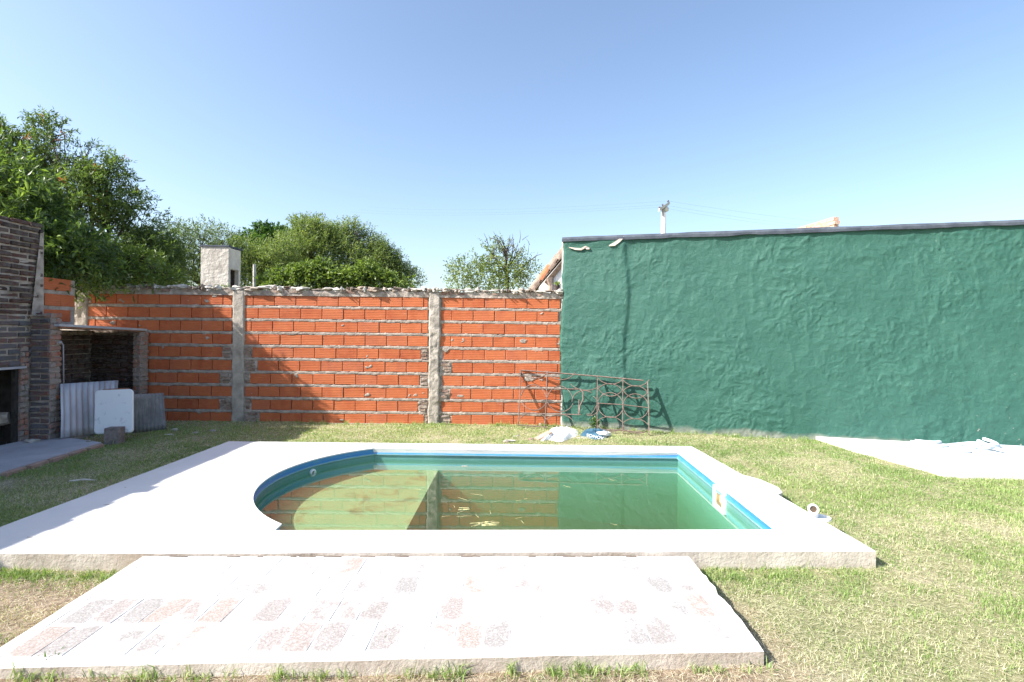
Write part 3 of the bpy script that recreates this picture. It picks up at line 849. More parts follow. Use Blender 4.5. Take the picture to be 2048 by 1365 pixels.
# footing
mb = MB(); mb.box((x0g, WY - 0.045, -0.10), (0.80, WY + 0.05, -0.005), 0.0); mb.build('footing', M['footing'], wall)
# coping: a course of flat broken bricks and lumps of mortar on top
r = random.Random(31)
x = px2x(150, 2)
while x < 0.86:
    w = r.uniform(.12, .24)
    h = r.uniform(.035, .055)
    mb = MB(); mb.box((x, WY - r.uniform(-.005, .02), 2.0), (x + w - .012, WY + .12, 2.0 + h), 0.006)
    mb.build('coping_brick', M['flat_brick'], wall)
    x += w
rough_strip('coping_mortar', x0g, 0.86, 1.955, 2.045, 0.012, M['mortar'], wall, 41, amp=0.016)
x = px2x(150, 2)
i = 0
while x < 0.85:
    w = r.choice((.05, .07, .09, .12, .17, .22)) * r.uniform(.8, 1.1)
    lump = MB(); lump.blob((x + w / 2, WY + r.uniform(-.01, .05), 2.055 + r.uniform(0, .025)), (w * .58, r.uniform(.05, .09), r.uniform(.016, .046)), i, 0.42, 2)
    lump.build('mortar_lump', M['lump'] if r.random() < .6 else (M['mortar'] if r.random() < .6 else M['rubble']), wall, smooth=False)
    x += w * r.uniform(.75, 1.05); i += 1
# left end: the hollow brick wall turns the corner and comes towards the camera
SXW = -5.91
ret = thing('brick_return', 'short stretch of hollow brick wall turning the left corner below the tree', 'wall', (SXW, 6.9, 1.5))
ret_bricks = []
for row in range(3):
    zt = 2.06 - row * PIT
    for (y0_, y1_) in ([(6.70, 6.93), (6.94, 7.16)] if row % 2 else [(6.66, 6.78), (6.785, 7.10)]):
        ob = link('brick', bw[r.randrange(5)], ret, (r.uniform(-.006, .006), (y0_ + y1_) / 2 - 6.9, zt - BH / 2 - 1.5))
        ob.rotation_euler = (0, 0, math.pi / 2); ob.scale = ((y1_ - y0_) / .326, 1, 1)
mb = MB(); mb.box((SXW - .14, 6.655, 1.44), (SXW - .008, 7.165, 2.055), .003); mb.build('mortar_bed', M['mortar'], ret)
mb = MB(); mb.box((SXW - .75, 7.165, 1.44), (SXW - .13, 7.23, 2.02), .006); mb.build('side_mortar', M['mortar'], ret)

# ================================================================== GREEN WALL
GH = 2.90
gw = thing('green_wall', 'tall boundary wall of lumpy plaster painted dark green on the right', 'wall', (GA.x, GA.y, 0))
L = 9.2
st = 0.0135
ss = np.arange(0, L, st); zz = np.arange(-0.12, GH - 0.03, st)
S, Zg = np.meshgrid(ss, zz)
# ragged left end: plaster creeps over the brickwork
endw = (fbm(Zg * 3.1, Zg * 0 + 2, 66, 4) - .5) * 0.10 - 0.035 * np.exp(-((Zg - 1.2) / .5) ** 2)
Sx = S + endw * np.clip(1 - S / 0.5, 0, 1)
w1 = fbm(S * 1.1, Zg * 1.1, 70, 2) - .5
ws = fbm(S * 3.0 + 2.2 * fbm(S * 2.3, Zg * 2.3, 5, 2), Zg * 3.4 + 2.2 * fbm(S * 2.3 + 40, Zg * 2.3, 6, 2), 71, 3)
ridg = 1 - np.abs(2 * fbm(S * 4.2 + 1.5 * w1, Zg * 3.2 + 0.9 * S, 73, 3) - 1)
tro = 1 - np.abs(2 * fbm(S * 9 + 1.1 * ws * 6, Zg * 7, 75, 3) - 1)
tr2 = 1 - np.abs(2 * fbm(S * 16 + 5 * ws, Zg * 12 - 4 * ws, 85, 2) - 1)
msk = np.clip((fbm(S * 1.6, Zg * 1.6, 79, 3) - .36) * 4, 0.15, 1)
h = 0.026 * w1 + 0.011 * (ws - .5) + 0.009 * (ridg ** 3 - .3) + 0.009 * msk * (tro ** 4) + 0.006 * msk * tr2 ** 5
h = h + 0.002 * (vn(S * 55, Zg * 55, 81) - .5)
# the column showing through near the left end
colm = 1 / (1 + np.exp(-(S - 0.97 - 0.03 * np.sin(Zg * 4)) / 0.012))
h = h + 0.028 * (1 - colm) * np.clip((Zg + .3) / 1.0, 0.4, 1)
# swollen rendering under the coping
h = h + 0.018 * np.clip((Zg - (GH - .22)) / .12, 0, 1) * fbm(S * 5, Zg * 5, 83, 3)
end_fall = -0.05 * np.clip((0.03 - S) / 0.03, 0, 1)
h = h + end_fall
Vg = np.stack([GU.x * Sx + GNRM.x * h, GU.y * Sx + GNRM.y * h, Zg], -1).reshape(-1, 3)
nx = len(ss)
ii, jj = np.meshgrid(np.arange(nx - 1), np.arange(len(zz) - 1))
q = np.stack([jj * nx + ii, jj * nx + ii + 1, (jj + 1) * nx + ii + 1, (jj + 1) * nx + ii], -1).reshape(-1, 4)
link('plaster_face', npmesh('plaster_face', Vg, q, True), gw, mat=M['green'])
def gbox(mb, s0, s1, o0, o1, z0, z1):
    vs = []
    for z in (z0, z1):
        for s_, o_ in ((s0, o1), (s1, o1), (s1, o0), (s0, o0)):
            p = gpt(s_, o_); vs.append((p.x, p.y, z))
    mb.add(vs, [(0, 3, 2, 1), (4, 5, 6, 7), (0, 1, 5, 4), (1, 2, 6, 5), (2, 3, 7, 6), (3, 0, 4, 7)])
mb = MB(); gbox(mb, -0.03, L, -0.24, -0.05, -0.2, GH - 0.02); mb.build('wall_core', M['lump'], gw)
# grey coping with a sagging edge
n_ = int(L / .03); vs = []; fs = []
sarr = np.linspace(-0.012, L, n_)
lowz = GH - 0.055 - 0.03 * fbm(sarr * 3, sarr * 0, 12, 4); topz = GH + 0.012 * (fbm(sarr * 2, sarr * 0 + 3, 14, 3) - .5)
outo = 0.052 + 0.012 * (fbm(sarr * 5, sarr * 0 + 8, 17, 3) - .5)
for i in range(n_):
    for o_, z_ in ((-0.02, lowz[i]), (outo[i], lowz[i]), (outo[i] + .004, (lowz[i] + topz[i]) / 2), (outo[i] - .02, topz[i]), (-0.25, topz[i] + .01), (-0.25, GH - .1)):
        p = gpt(sarr[i], o_); vs.append((p.x, p.y, z_))
for i in range(n_ - 1):
    for k in range(5): fs.append((i * 6 + k, (i + 1) * 6 + k, (i + 1) * 6 + k + 1, i * 6 + k + 1))
fs.append(tuple(range(6)))
mb = MB(); mb.add(vs, fs); mb.build('coping', M['cap'], gw)
# bare scars near the top left
def scar(pts, wd):
    """pts in (s, z)"""
    vs = []; fs = []
    for i, (s_, z_) in enumerate(pts):
        a = pts[max(0, i - 1)]; b = pts[min(len(pts) - 1, i + 1)]
        d = Vector((b[0] - a[0], b[1] - a[1])).normalized(); nn = Vector((-d.y, d.x))
        w = wd * (0.35 if i in (0, len(pts) - 1) else random.uniform(.8, 1.2))
        for sg in (1, -1):
            p = gpt(s_ + nn.x * w * sg, 0.052); vs.append((p.x, p.y, z_ + nn.y * w * sg))
        for sg in (1, -1):
            p = gpt(s_ + nn.x * w * sg, 0.02); vs.append((p.x, p.y, z_ + nn.y * w * sg))
    for i in range(len(pts) - 1):
        o_ = i * 4; fs += [(o_, o_ + 4, o_ + 5, o_ + 1), (o_ + 1, o_ + 5, o_ + 7, o_ + 3), (o_, o_ + 2, o_ + 6, o_ + 4)]
    mb = MB(); mb.add(vs, fs); return mb.build('bare_patch', M['bare_plaster'], gw)
def gsz(px, py):
    p = onplane(px, py, Vector((GA.x, GA.y, 0)) + Vector((GNRM.x, GNRM.y, 0)) * .05, Vector((GNRM.x, GNRM.y, 0)))
    return ((Vector((p.x, p.y)) - GA).dot(GU), p.z)
scar([gsz(1218, 492), gsz(1228, 489), gsz(1238, 482), gsz(1248, 474)], 0.022)
scar([gsz(1138, 495), gsz(1150, 498), gsz(1162, 499), gsz(1171, 494), gsz(1179, 497)], 0.013)
scar([gsz(1170, 494), gsz(1174, 497), gsz(1179, 498)], 0.02)

# ================================================================== SIDE WALL AND BARBECUE (left)
def brickwork(parent, mat, org, U, length, z0, z1, bl=0.215, bh=0.052, jt=0.016, seed=0, depth=0.09, jit=0.003, skip=None, s0=0.0, nrm=None):
    """rows of solid bricks, each an object; org: start point at s=0, U: unit direction (2D), face normal to the right of U"""
    r_ = random.Random(seed)
    ang = math.atan2(U.y, U.x)
    mats = brick_cache.setdefault(mat.name + str(bl), [])
    if not mats:
        for k in range(4):
            me = bpy.data.meshes.new('brick'); q_ = random.Random(k + 50)
            vs = []; fs = []
            for y, ins in ((depth, 0), (0.006, 0), (0.0, 0.006)):
                for sx, sz in ((-1, -1), (0, -1), (1, -1), (1, 0), (1, 1), (0, 1), (-1, 1), (-1, 0)):
                    vs.append((sx * (bl / 2 - ins) + q_.uniform(-.003, .003), y + (q_.uniform(-.009, .003) if y < .01 else 0), sz * (bh / 2 - ins) + q_.uniform(-.007, .005)))
            for l in range(2):
                for kk in range(8):
                    k2 = (kk + 1) % 8; fs.append((l * 8 + kk, l * 8 + k2, (l + 1) * 8 + k2, (l + 1) * 8 + kk))
            fs.append(tuple(range(16, 24)))
            me.from_pydata(vs, [], fs); me.update(); me.materials.append(mat); mats.append(me)
    z = z0; row = 0; pl = wloc(parent)
    while z + bh * .6 < z1:
        s = s0 - (bl / 2 if row % 2 else 0)
        while s < length:
            a, b = max(s, s0), min(s + bl, length)
            if b - a > 0.04 and not (skip and skip((a + b) / 2, z + bh / 2)):
                p = Vector(org) + Vector(U) * ((a + b) / 2)
                o_ = link('brick', mats[r_.randrange(4)], parent, (p.x - pl.x, p.y - pl.y, z + bh / 2 - pl.z))
                o_.rotation_euler = (0, r_.uniform(-.01, .01), ang + r_.uniform(-.01, .01))
                o_.scale = ((b - a - jt * .5) / bl, 1, 1)
                d_ = Vector((U.y, -U.x)) * r_.uniform(-jit, jit * 2)
                o_.location.x += d_.x; o_.location.y += d_.y
            s += bl + jt * .5
        z += bh + jt; row += 1
brick_cache = {}
STOP = 2.68
side = thing('side_brick_wall', 'tall sooty dark brick wall along the left edge above the barbecue', 'wall', (SXW, 5.0, 0))
YE = 6.64; YS = 5.75
mb = MB(); mb.box((SXW - 0.28, YS, 1.52), (SXW - 0.010, YE, STOP - .01)); mb.build('mortar_core', M['mortar'], side)
brickwork(side, M['dark_brick'], (SXW, YS), Vector((0, 1)), YE - YS, 1.58, STOP + .02, seed=4, depth=0.09, jit=.014, jt=.022, bl=.23, bh=.046)
mb = MB(); mb.box((SXW - 0.28, -3.5, -0.1), (SXW, YS - .002, STOP)); mb.build('wall_body', M['dark_brick'], side)
r = random.Random(17); y = -3.4
while y < YE - .2:
    w = r.uniform(.15, .3)
    if r.random() < .8:
        mb = MB(); mb.box((SXW - .24, y, STOP + .001), (SXW - .02 + r.uniform(-.02, .02), y + w - .01, STOP + .012 + r.uniform(0, .025)), .006); mb.build('top_brick', M['dark_brick'], side)
    y += w
for y_, h_ in ((3.1, .13), (5.75, .10)):
    mb = MB(); mb.box((SXW - .2, y_, STOP + .02), (SXW - .05, y_ + .16, STOP + h_), .01); mb.build('top_brick', M['dark_brick'], side)
mb = MB(); mb.add([(SXW + .02, YE - .05, 1.55), (SXW + .03, YE - .16, 1.55), (SXW + .03, YE + .012, 1.55), (SXW + .015, YE - .03, 2.60), (SXW + .02, YE + .012, 2.62), (SXW - .06, YE + .012, 1.55), (SXW - .06, YE + .012, 2.6)], [(1, 2, 4, 3), (2, 5, 6, 4), (0, 1, 3)])
mb.build('corner_render', M['mortar'], side)

# barbecue: faces right, firebox low in the wall, with a wing wall at its far end
BY = 6.50
bbq = thing('barbecue', 'old grey washed brick barbecue with a dark firebox at the left edge', 'barbecue', (SXW, BY, 0))
ZW = 1.56; FZ = 0.93; FE = 6.36
mb = MB(); mb.box((SXW - .28, YS, FZ + .03), (SXW - .01, YE, 1.5195)); mb.box((SXW - .28, FE + .01, -.05), (SXW - .01, YE, FZ + .029)); mb.box((SXW - .28, -3.5 + 9.0, -.05), (SXW - .01, 5.60, FZ + .029))
mb.build('mortar_core', M['mortar'], bbq)
mb = MB(); mb.box((SXW - .75, 5.55, -.05), (SXW - .70, FE + .1, FZ)); mb.box((SXW - .70, FE + .012, -.05), (SXW - .285, FE + .10, FZ)); mb.box((SXW - .7, 5.55, FZ + .032), (SXW - .285, FE + .1, FZ + .06)); mb.box((SXW - .7, 5.55, .0), (SXW - .02, FE, .035))
mb.box((SXW - .284, FE + .0015, -.02), (SXW - .056, FE + .009, FZ - .003))  # thin black sheet laid over the pale mortar inside the opening
mb.build('firebox', M['black'], bbq)
mb = MB(); mb.box((SXW - 1.0, 5.3, -.1), (SXW - .76, YE + .05, 2.5)); mb.box((SXW - .76, 5.3, FZ + .07), (SXW - .285, YE - .002, 2.4)); mb.build('sun_block', M['mortar'], bbq)  # unseen block added behind the barbecue to stop sunlight leaking through
brickwork(bbq, M['grey_brick'], (SXW, YS), Vector((0, 1)), YE - YS - .14, FZ + .04, 1.57, seed=8, jit=.012, jt=.02, bl=.225, bh=.048)
brickwork(bbq, M['pink_brick'], (SXW + .02, FE + .005), Vector((0, 1)), .10, 0.05, 1.20, bl=0.098, bh=.056, seed=10, jt=.012)
mb = MB(); mb.box((SXW - .30, 5.6, FZ - .002), (SXW + .05, FE + .05, FZ + .028), .004); mb.build('shelf_slab', M['path'], bbq)
mb = MB(); mb.box((SXW - .05, FE - .045, .04), (SXW - .006, FE - .002, FZ - .008)); mb.build('iron_jamb', M['iron'], bbq)
wx1 = SXW + .245
mb = MB(); mb.box((SXW - .005, BY + .012, -.05), (wx1 - .012, BY + .155, ZW - .006)); mb.build('wing_core', M['mortar'], bbq)
brickwork(bbq, M['grey_brick'], (SXW + .005, BY), Vector((1, 0)), wx1 - SXW - .008, 0.05, ZW, bl=.235, bh=.048, jt=.02, seed=12, jit=.008)
brickwork(bbq, M['pink_brick'], (wx1, BY + .004), Vector((0, 1)), .158, 0.05, ZW + .04, bl=0.156, bh=.056, seed=9, jt=.012, jit=.006)
mb = MB(); mb.box((SXW - .28, BY - .02, ZW + .001), (wx1 - .05, YE + .02, ZW + .02), .006); mb.build('top_render', M['mortar'], bbq)
def sidep(px, py, X_=SXW):                    # a point seen at that pixel on the plane x = X_
    return onplane(px, py, Vector((X_, 0, 0)), Vector((1, 0, 0)))
# whitish gnarled log in the firebox
c0 = sidep(14, 838, SXW - .12)
lg = MB(); lg.tube([c0 + Vector((-.36, -.10, -.16)), c0 + Vector((-.18, -.05, -.03)), c0 + Vector((-.05, .0, .0)), c0 + Vector((.02, .02, .01))], [.05, .075, .08, .07], 9)
lg.tube([c0 + Vector((-.12, .0, -.05)), c0 + Vector((-.14, .0, -.28)), c0 + Vector((-.16, .02, -c0.z + .04))], [.035, .028, .03], 7)
tag(lg.build('firewood_log', M['log'], None), 'pale gnarled log end sticking out of the dark firebox', 'log')

# niche behind the wing wall, open towards the garden, roofed with a thin slab
NXs = -5.60
nic = thing('storage_niche', 'dark brick niche under a thin concrete slab beside the barbecue', 'niche', (NXs, 7.3, 0))
na = sidep(121, 651, NXs); nb_ = sidep(293, 660.5, NXs)
vs = [(NXs + .01, na.y - .03, na.z - .012), (NXs + .01, nb_.y, nb_.z - .012), (-6.55, nb_.y, nb_.z - .012), (-6.55, na.y - .0, na.z - .012)]
vs += [(v[0], v[1], v[2] + .030) for v in vs]
mb = MB(); mb.add(vs, [(0, 3, 2, 1), (4, 5, 6, 7), (0, 1, 5, 4), (1, 2, 6, 5), (2, 3, 7, 6), (3, 0, 4, 7)][::1]); mb.build('roof_slab', M['path'], nic)
mb = MB(); mb.add([(NXs, na.y, na.z - .034), (NXs, nb_.y - .02, nb_.z - .030), (NXs - .03, nb_.y - .02, nb_.z - .030), (NXs - .03, na.y, na.z - .034), (NXs, na.y, na.z - .014), (NXs, nb_.y - .02, nb_.z - .014), (NXs - .03, nb_.y - .02, nb_.z - .014), (NXs - .03, na.y, na.z - .014)], [(0, 1, 2, 3), (4, 7, 6, 5), (0, 4, 5, 1), (1, 5, 6, 2), (2, 6, 7, 3), (3, 7, 4, 0)])
mb.build('rusty_batten', simple('rusty_batten', (0.20, 0.10, 0.06), (0.34, 0.18, 0.11), 12), nic)
pY0 = 8.0; pY1 = WY - .05
mb = MB(); mb.box((NXs - .115, pY0 + .012, 0), (NXs - .012, pY1, nb_.z - .03)); mb.build('pier_core', M['mortar'], nic)
brickwork(nic, M['pink_brick'], (NXs, pY0), Vector((0, 1)), pY1 - pY0, 0.02, nb_.z - .035, bl=.156, bh=.056, seed=31, jt=.012)
brickwork(nic, M['pink_brick'], (NXs - .12, pY0), Vector((1, 0)), .12, 0.02, nb_.z - .035, bl=.112, bh=.056, seed=34, jt=.012)
brickwork(nic, M['dark_brick'], (-6.55, WY - .12), Vector((1, 0)), 6.55 - 5.74, 0.05, 1.36, bl=0.22, bh=.055, seed=33, jit=.01)
mb = MB(); mb.box((-6.6, WY - .07, 0), (NXs - .145, WY - .05, 1.385)); mb.build('back_mortar', M['rubble'], nic)
brickwork(nic, M['dark_brick'], (-6.42, 6.70), Vector((0, 1)), 1.38, 0.05, 1.36, bl=0.22, bh=.055, seed=35, jit=.01)
mb = MB(); mb.box((-6.5, 6.66, 0), (-6.44, WY - .06, 1.385)); mb.build('left_mortar', M['rubble'], nic)
mb = MB(); mb.box((-6.40, 6.67, -.03), (NXs + .06, 7.80, 0.045), .006); mb.build('sill', M['path'], nic)
# bent pipe hanging in the niche
mb = MB(); mb.tube([sidep(118, 685, NXs - .05), sidep(123, 685, NXs - .05), sidep(126.5, 691, NXs - .05), sidep(127.5, 775, NXs - .05)], .008, 8)
tag(mb.build('bent_pipe', M['zinc'], None, smooth=True), 'thin bent metal pipe hanging at the left side of the niche', 'pipe')

# corrugated sheets
def corrugated(name, c, mat, waves, amp, label, seed):
    """c: bottom-left, bottom-right, top-right, top-left"""
    bl_, br_, tr_, tl_ = c
    nu, nv = waves * 8, 6
    nrm = (br_ - bl_).cross(tl_ - bl_).normalized()
    V = []
    for side_ in (0, 1):
        for j in range(nv + 1):
            for i in range(nu + 1):
                u, v = i / nu, j / nv
                p = (bl_ * (1 - u) + br_ * u) * (1 - v) + (tl_ * (1 - u) + tr_ * u) * v
                p = p + nrm * (amp * math.sin(u * waves * 2 * math.pi) + side_ * -0.002 + 0.01 * math.sin(v * 3 + u * 2 + seed))
                V.append(p)
    F = []; m = (nu + 1) * (nv + 1)
    for j in range(nv):
        for i in range(nu):
            a = j * (nu + 1) + i
            F.append((a, a + 1, a + nu + 2, a + nu + 1)); F.append((a + m, a + m + nu + 1, a + m + nu + 2, a + m + 1))
    for i in range(nu):
        F.append((i, i + m, i + m + 1, i + 1)); a = nv * (nu + 1) + i; F.append((a, a + 1, a + m + 1, a + m))
    for j in range(nv):
        a = j * (nu + 1); F.append((a, a + nu + 1, a + m + nu + 1, a + m)); a += nu; F.append((a, a + m, a + m + nu + 1, a + nu + 1))
    mb = MB(); mb.add(V, F); o_ = mb.build(name, mat, None, smooth=True)
    return tag(o_, label, 'metal sheet' if mat is M['zinc'] else 'roofing sheet')
corrugated('corrugated_sheet', (sidep(120, 877, -5.52), sidep(236, 862, -5.50), sidep(237, 761, -5.62), sidep(122, 768, -5.62)), M['zinc'], 10, .011, 'shiny corrugated zinc sheet leaning in front of the dark niche', 1)
corrugated('corrugated_sheet', (ony(262, 868, 7.15), ony(333, 859, 7.45), ony(327, 786, 7.62), ony(262, 790, 7.05)), M['fibre'], 9, .008, 'dull dark corrugated sheet leaning right of the white panel', 2)
# white enamel panel with rounded corners
def rounded_panel(c, rad, th):
    bl_, br_, tr_, tl_ = c
    ux = (br_ - bl_); uy = (tl_ - bl_); W_, H_ = ux.length, uy.length; ux.normalize(); uy.normalize(); nn = ux.cross(uy).normalized()
    pts = []
    for cx_, cy_, a0_ in ((W_ - rad, rad, -90), (W_ - rad, H_ - rad, 0), (rad, H_ - rad, 90), (rad, rad, 180)):
        for k in range(6):
            a = math.radians(a0_ + 90 * k / 5); pts.append((cx_ + rad * math.cos(a), cy_ + rad * math.sin(a)))
    n_ = len(pts); V = []
    for off, ins in ((0.0, 0), (th - .008, 0), (th, .008)):
        for x_, y_ in pts:
            x2 = x_ + (W_ / 2 - x_) * ins / W_ * 2; y2 = y_ + (H_ / 2 - y_) * ins / H_ * 2
            V.append(bl_ + ux * x2 + uy * y2 + nn * off)
    F = [tuple(range(n_))[::-1], tuple(range(2 * n_, 3 * n_))]
    for l in range(2):
        for k in range(n_):
            k2 = (k + 1) % n_; F.append((l * n_ + k, l * n_ + k2, (l + 1) * n_ + k2, (l + 1) * n_ + k))
    mb = MB(); mb.add(V, F); return mb
wp = thing('white_board', 'scuffed white rounded board leaning upright behind a small grey block', 'board', ony(230, 872, 6.72))
rounded_panel((ony(190, 870, 6.62), ony(268, 866, 6.70), ony(268, 779, 6.86), ony(192, 782, 6.80)), .045, .03).build('face', M['white_enamel'], wp)
mb = MB(); mb.tube([ony(206, 781, 6.84), ony(258, 778, 6.88)], .014, 6); mb.build('foam_edge', M['orange_foam'], wp)
mb = MB()
p = ony(214, 881, 6.55)
Mx = Matrix.Translation((p.x + .09, 6.55, 0)) @ Matrix.Rotation(.12, 4, 'Z')
mb.box((-.09, -.06, -.01), (.085, .07, .20), .007, Mx)
tag(mb.build('concrete_block', M['block'], None, bevel=.006), 'small rough grey block standing against the foot of the white panel', 'block')

# ================================================================== THINGS ON THE GROUND
def chunk(name, px, py, r3, mat, label, cat, seed, z=0.0, group=None, rough=.3, sub=2):
    p = onz(px, py, z)
    mb = MB(); mb.blob((p.x, p.y, z + r3[2] * .6), r3, seed, rough, sub)
    return tag(mb.build(name, mat, None), label, cat, group)
chunk('rag', 64, 884, (.09, .05, .022), M['stone'], 'pale crumpled rag lying at the foot of the barbecue', 'rag', 3, LZ)
chunk('stone', 178, 884, (.03, .02, .012), M['stone'], 'tiny pale stone at the path corner by the brick pier', 'stone', 4, LZ)
mb = MB(); pa_ = onz(138, 966, .02); pb_ = onz(190, 963, .02)
mb.tube([pa_ + Vector((0, 0, .015)), (pa_ + pb_) / 2 + Vector((0, .01, .02)), pb_ + Vector((0, 0, .012))], [.006, .010, .006], 6)
tag(mb.build('white_stick', M['lump'], None), 'short pale stick lying in the shaded grass left of the deck', 'stick')
for (px, py, s_, lab) in ((392, 868, 5, 'flat pale rubble chip on bare soil left of the first pillar'), (425, 864, 6, 'pale rubble chip nearest the first concrete pillar foot'), (350, 862, 7, 'grey rubble chip beside the dull corrugated sheet'), (340, 872, 8, 'low grey rubble chip in the shade near the deck corner')):
    chunk('rubble_chip', px, py, (.06, .03, .018), M['stone'], lab, 'rubble', s_, 0)
chunk('rubble_chip', 1018, 883, (.075, .03, .014), M['stone'], 'thin grey rubble chip on the far edge of the deck', 'rubble', 11, 0.02)
chunk('rubble_chip', 1032, 874, (.05, .03, .014), M['stone'], 'small grey rubble chip left of the leaning pink plank', 'rubble', 12, 0.0)
chunk('brick_fragment', 1062, 881, (.035, .03, .022), M['flat_brick'], 'small reddish brick fragment below the pink plank', 'brick', 13, 0.0)
chunk('rubble_chip', 1180, 878, (.15, .05, .014), M['stone'], 'flat pink rubble below the blue sack', 'rubble', 14, 0.0)
chunk('rubble_chip', 1475, 872, (.08, .04, .02), M['stone'], 'grey rubble chip in the grass at the green wall', 'rubble', 15, 0.0)
mb = MB()
Mx = Matrix.Translation(onz(1083, 874, .03)) @ Matrix.Rotation(.55, 4, 'Z') @ Matrix.Rotation(-.35, 4, 'Y')
mb.box((-.15, -.05, -.012), (.15, .05, .012), .004, Mx)
tag(mb.build('pink_plank', M['plank'], None), 'pinkish broken board propped on the rubble beside the white sack', 'board')
# sacks
def sack(name, outline, z, hgt, seed, mat, label):
    """outline: pixel polygon on the ground; a crumpled sheet with a domed top"""
    P = [onz(px, py, z) for px, py in outline]
    c = sum(P, Vector()) / len(P)
    V = [c + Vector((0, 0, hgt))]; F = []
    n_ = len(P); rings_ = 7; r_ = random.Random(seed)
    for k in range(1, rings_ + 1):
        t = k / rings_
        for i, p in enumerate(P):
            d = p - c
            zz_ = hgt * (1 - t ** 2.6) + (r_.uniform(-.022, .022) + .014 * math.sin(i * 2.1 + k * 1.7)) * (1 if k < rings_ else .2)
            V.append(Vector((c.x + d.x * t, c.y + d.y * t, z + max(0.002, zz_))))
    V[0].z = z + hgt
    for i in range(n_):
        F.append((0, 1 + i, 1 + (i + 1) % n_))
    for k in range(rings_ - 1):
        for i in range(n_):
            a = 1 + k * n_ + i; b = 1 + k * n_ + (i + 1) % n_
            F.append((a, a + n_, b + n_, b))
    V += [Vector((p.x, p.y, z - .01)) for p in P]
    F.append(tuple(range(len(V) - n_, len(V)))[::-1])
    mb = MB(); mb.add(V, F); o_ = mb.build(name, mat, None, smooth=True); tag(o_, label, 'sack')
    sm = o_.modifiers.new('sub', 'SUBSURF'); sm.levels = 1; sm.render_levels = 1
    return o_
def dens_px(pts, k=3):
    out = []
    for i in range(len(pts)):
        a, b = pts[i], pts[(i + 1) % len(pts)]
        for j in range(k): out.append((a[0] + (b[0] - a[0]) * j / k + random.uniform(-.8, .8), a[1] + (b[1] - a[1]) * j / k + random.uniform(-.5, .5)))
    return out
ws_ = sack('plastic_sack', dens_px([(1078, 885), (1098, 880), (1119, 886), (1142, 878), (1160, 872), (1157, 862), (1138, 857), (1112, 858), (1098, 862), (1092, 872)]), 0.0, .085, 2, M['sack_white'], 'bright white empty plastic sack crumpled on the grass by the wall')
bs_ = sack('plastic_sack', dens_px([(1158, 874), (1170, 879), (1195, 882), (1210, 880), (1222, 874), (1216, 863), (1200, 860), (1180, 862), (1163, 864)]), 0.0, .075, 6, M['sack_blue'], 'blue printed sack with white lettering lying right of the white sack')
mb = MB(); c0 = onz(1207, 868, .05); mb.blob((c0.x, c0.y, .05), (.10, .06, .035), 3, .3, 2); 
fold = mb.build('white_fold', M['sack_white'], bs_); fold.parent = bs_
fold.data.transform(Matrix.Translation(-Vector((0, 0, 0))))
txt = bpy.data.curves.new('sack_text', 'FONT'); txt.body = 'SONOV'; txt.size = .062; txt.extrude = .0008; txt.align_x = 'CENTER'; txt.align_y = 'CENTER'
txt.materials.append(M['letters'])
to = bpy.data.objects.new('lettering_curve', txt); COL.objects.link(to)
bpy.context.view_layer.update()
tme = bpy.data.meshes.new_from_object(to.evaluated_get(bpy.context.evaluated_depsgraph_get()))
bpy.data.objects.remove(to)
to = bpy.data.objects.new('lettering', tme); COL.objects.link(to)
tp = onz(1190, 874, .062)
to.parent = bs_; to.location = tp - bs_.location; to.rotation_euler = (math.radians(48), math.radians(9), math.radians(-8)); to.scale = (1.05, 1.0, 1)

# ------------------------------------------------------------------ railing
rail = thing('wrought_iron_railing', 'rusty wrought iron railing of rings and arcs leaning on the walls behind the pool', 'railing', (1.2, 7.8, 0))
# leaning plane from three points
RA = Vector(((1040 - 1024) / FPX * 7.90, 7.90, 0)); RB = Vector((2.0, 7.42, 0)); 
RTdir = Vector((0.03, 0.33, 0.86)).normalized()
Rn = (RB - RA).cross(RTdir).normalized()
def rp(px, py): return onplane(px, py, RA, Rn)
def poly_bar(name, pts, rad=.0065, seg=6):
    P_ = [rp(*p) for p in pts]; vs = []; fs = []
    for i, p in enumerate(P_):
        t_ = (P_[min(i + 1, len(P_) - 1)] - P_[max(i - 1, 0)]).normalized(); s_ = t_.cross(Rn).normalized()
        for a_, b_ in ((-1, -1), (1, -1), (1, 1), (-1, 1)): vs.append(p + s_ * (a_ * rad * .62) + Rn * (b_ * max(.015, rad * 1.9)))
    for i in range(len(P_) - 1):
        for k in range(4):
            k2 = (k + 1) % 4; fs.append((i * 4 + k, i * 4 + k2, i * 4 + 4 + k2, i * 4 + 4 + k))
    m_ = (len(P_) - 1) * 4; fs += [(3, 2, 1, 0), (m_, m_ + 1, m_ + 2, m_ + 3)]
    mb = MB(); mb.add(vs, fs); return mb.build(name, M['metal_rust'], rail)
def arcpx(cx_, cy_, rx__, ry__, a0_, a1_, n_=14, tilt=0.06):
    return [(cx_ + rx__ * math.cos(math.radians(a0_ + (a1_ - a0_) * k / n_)), cy_ + ry__ * math.sin(math.radians(a0_ + (a1_ - a0_) * k / n_)) + tilt * rx__ * math.cos(math.radians(a0_ + (a1_ - a0_) * k / n_))) for k in range(n_ + 1)]
poly_bar('top_bar', [(1043, 741), (1120, 747), (1200, 753.5), (1287, 761.5)], .009)
for x_, yt, yb in ((1041, 741, 852), (1094, 745, 858), (1195, 754, 866), (1246, 758, 867)): poly_bar('post', [(x_, yt), (x_ - 1.0, (yt + yb) / 2), (x_ - .5 if x_ > 1100 else x_ - 5, yb)], .007)
poly_bar('end_post', [(1295, 763), (1297, 815), (1298, 870)], .011)
poly_bar('middle_bar', [(1195, 807), (1246, 810), (1296, 816)], .006)
poly_bar('upper_inner_bar', [(1050, 777), (1100, 778), (1160, 779)], .007)
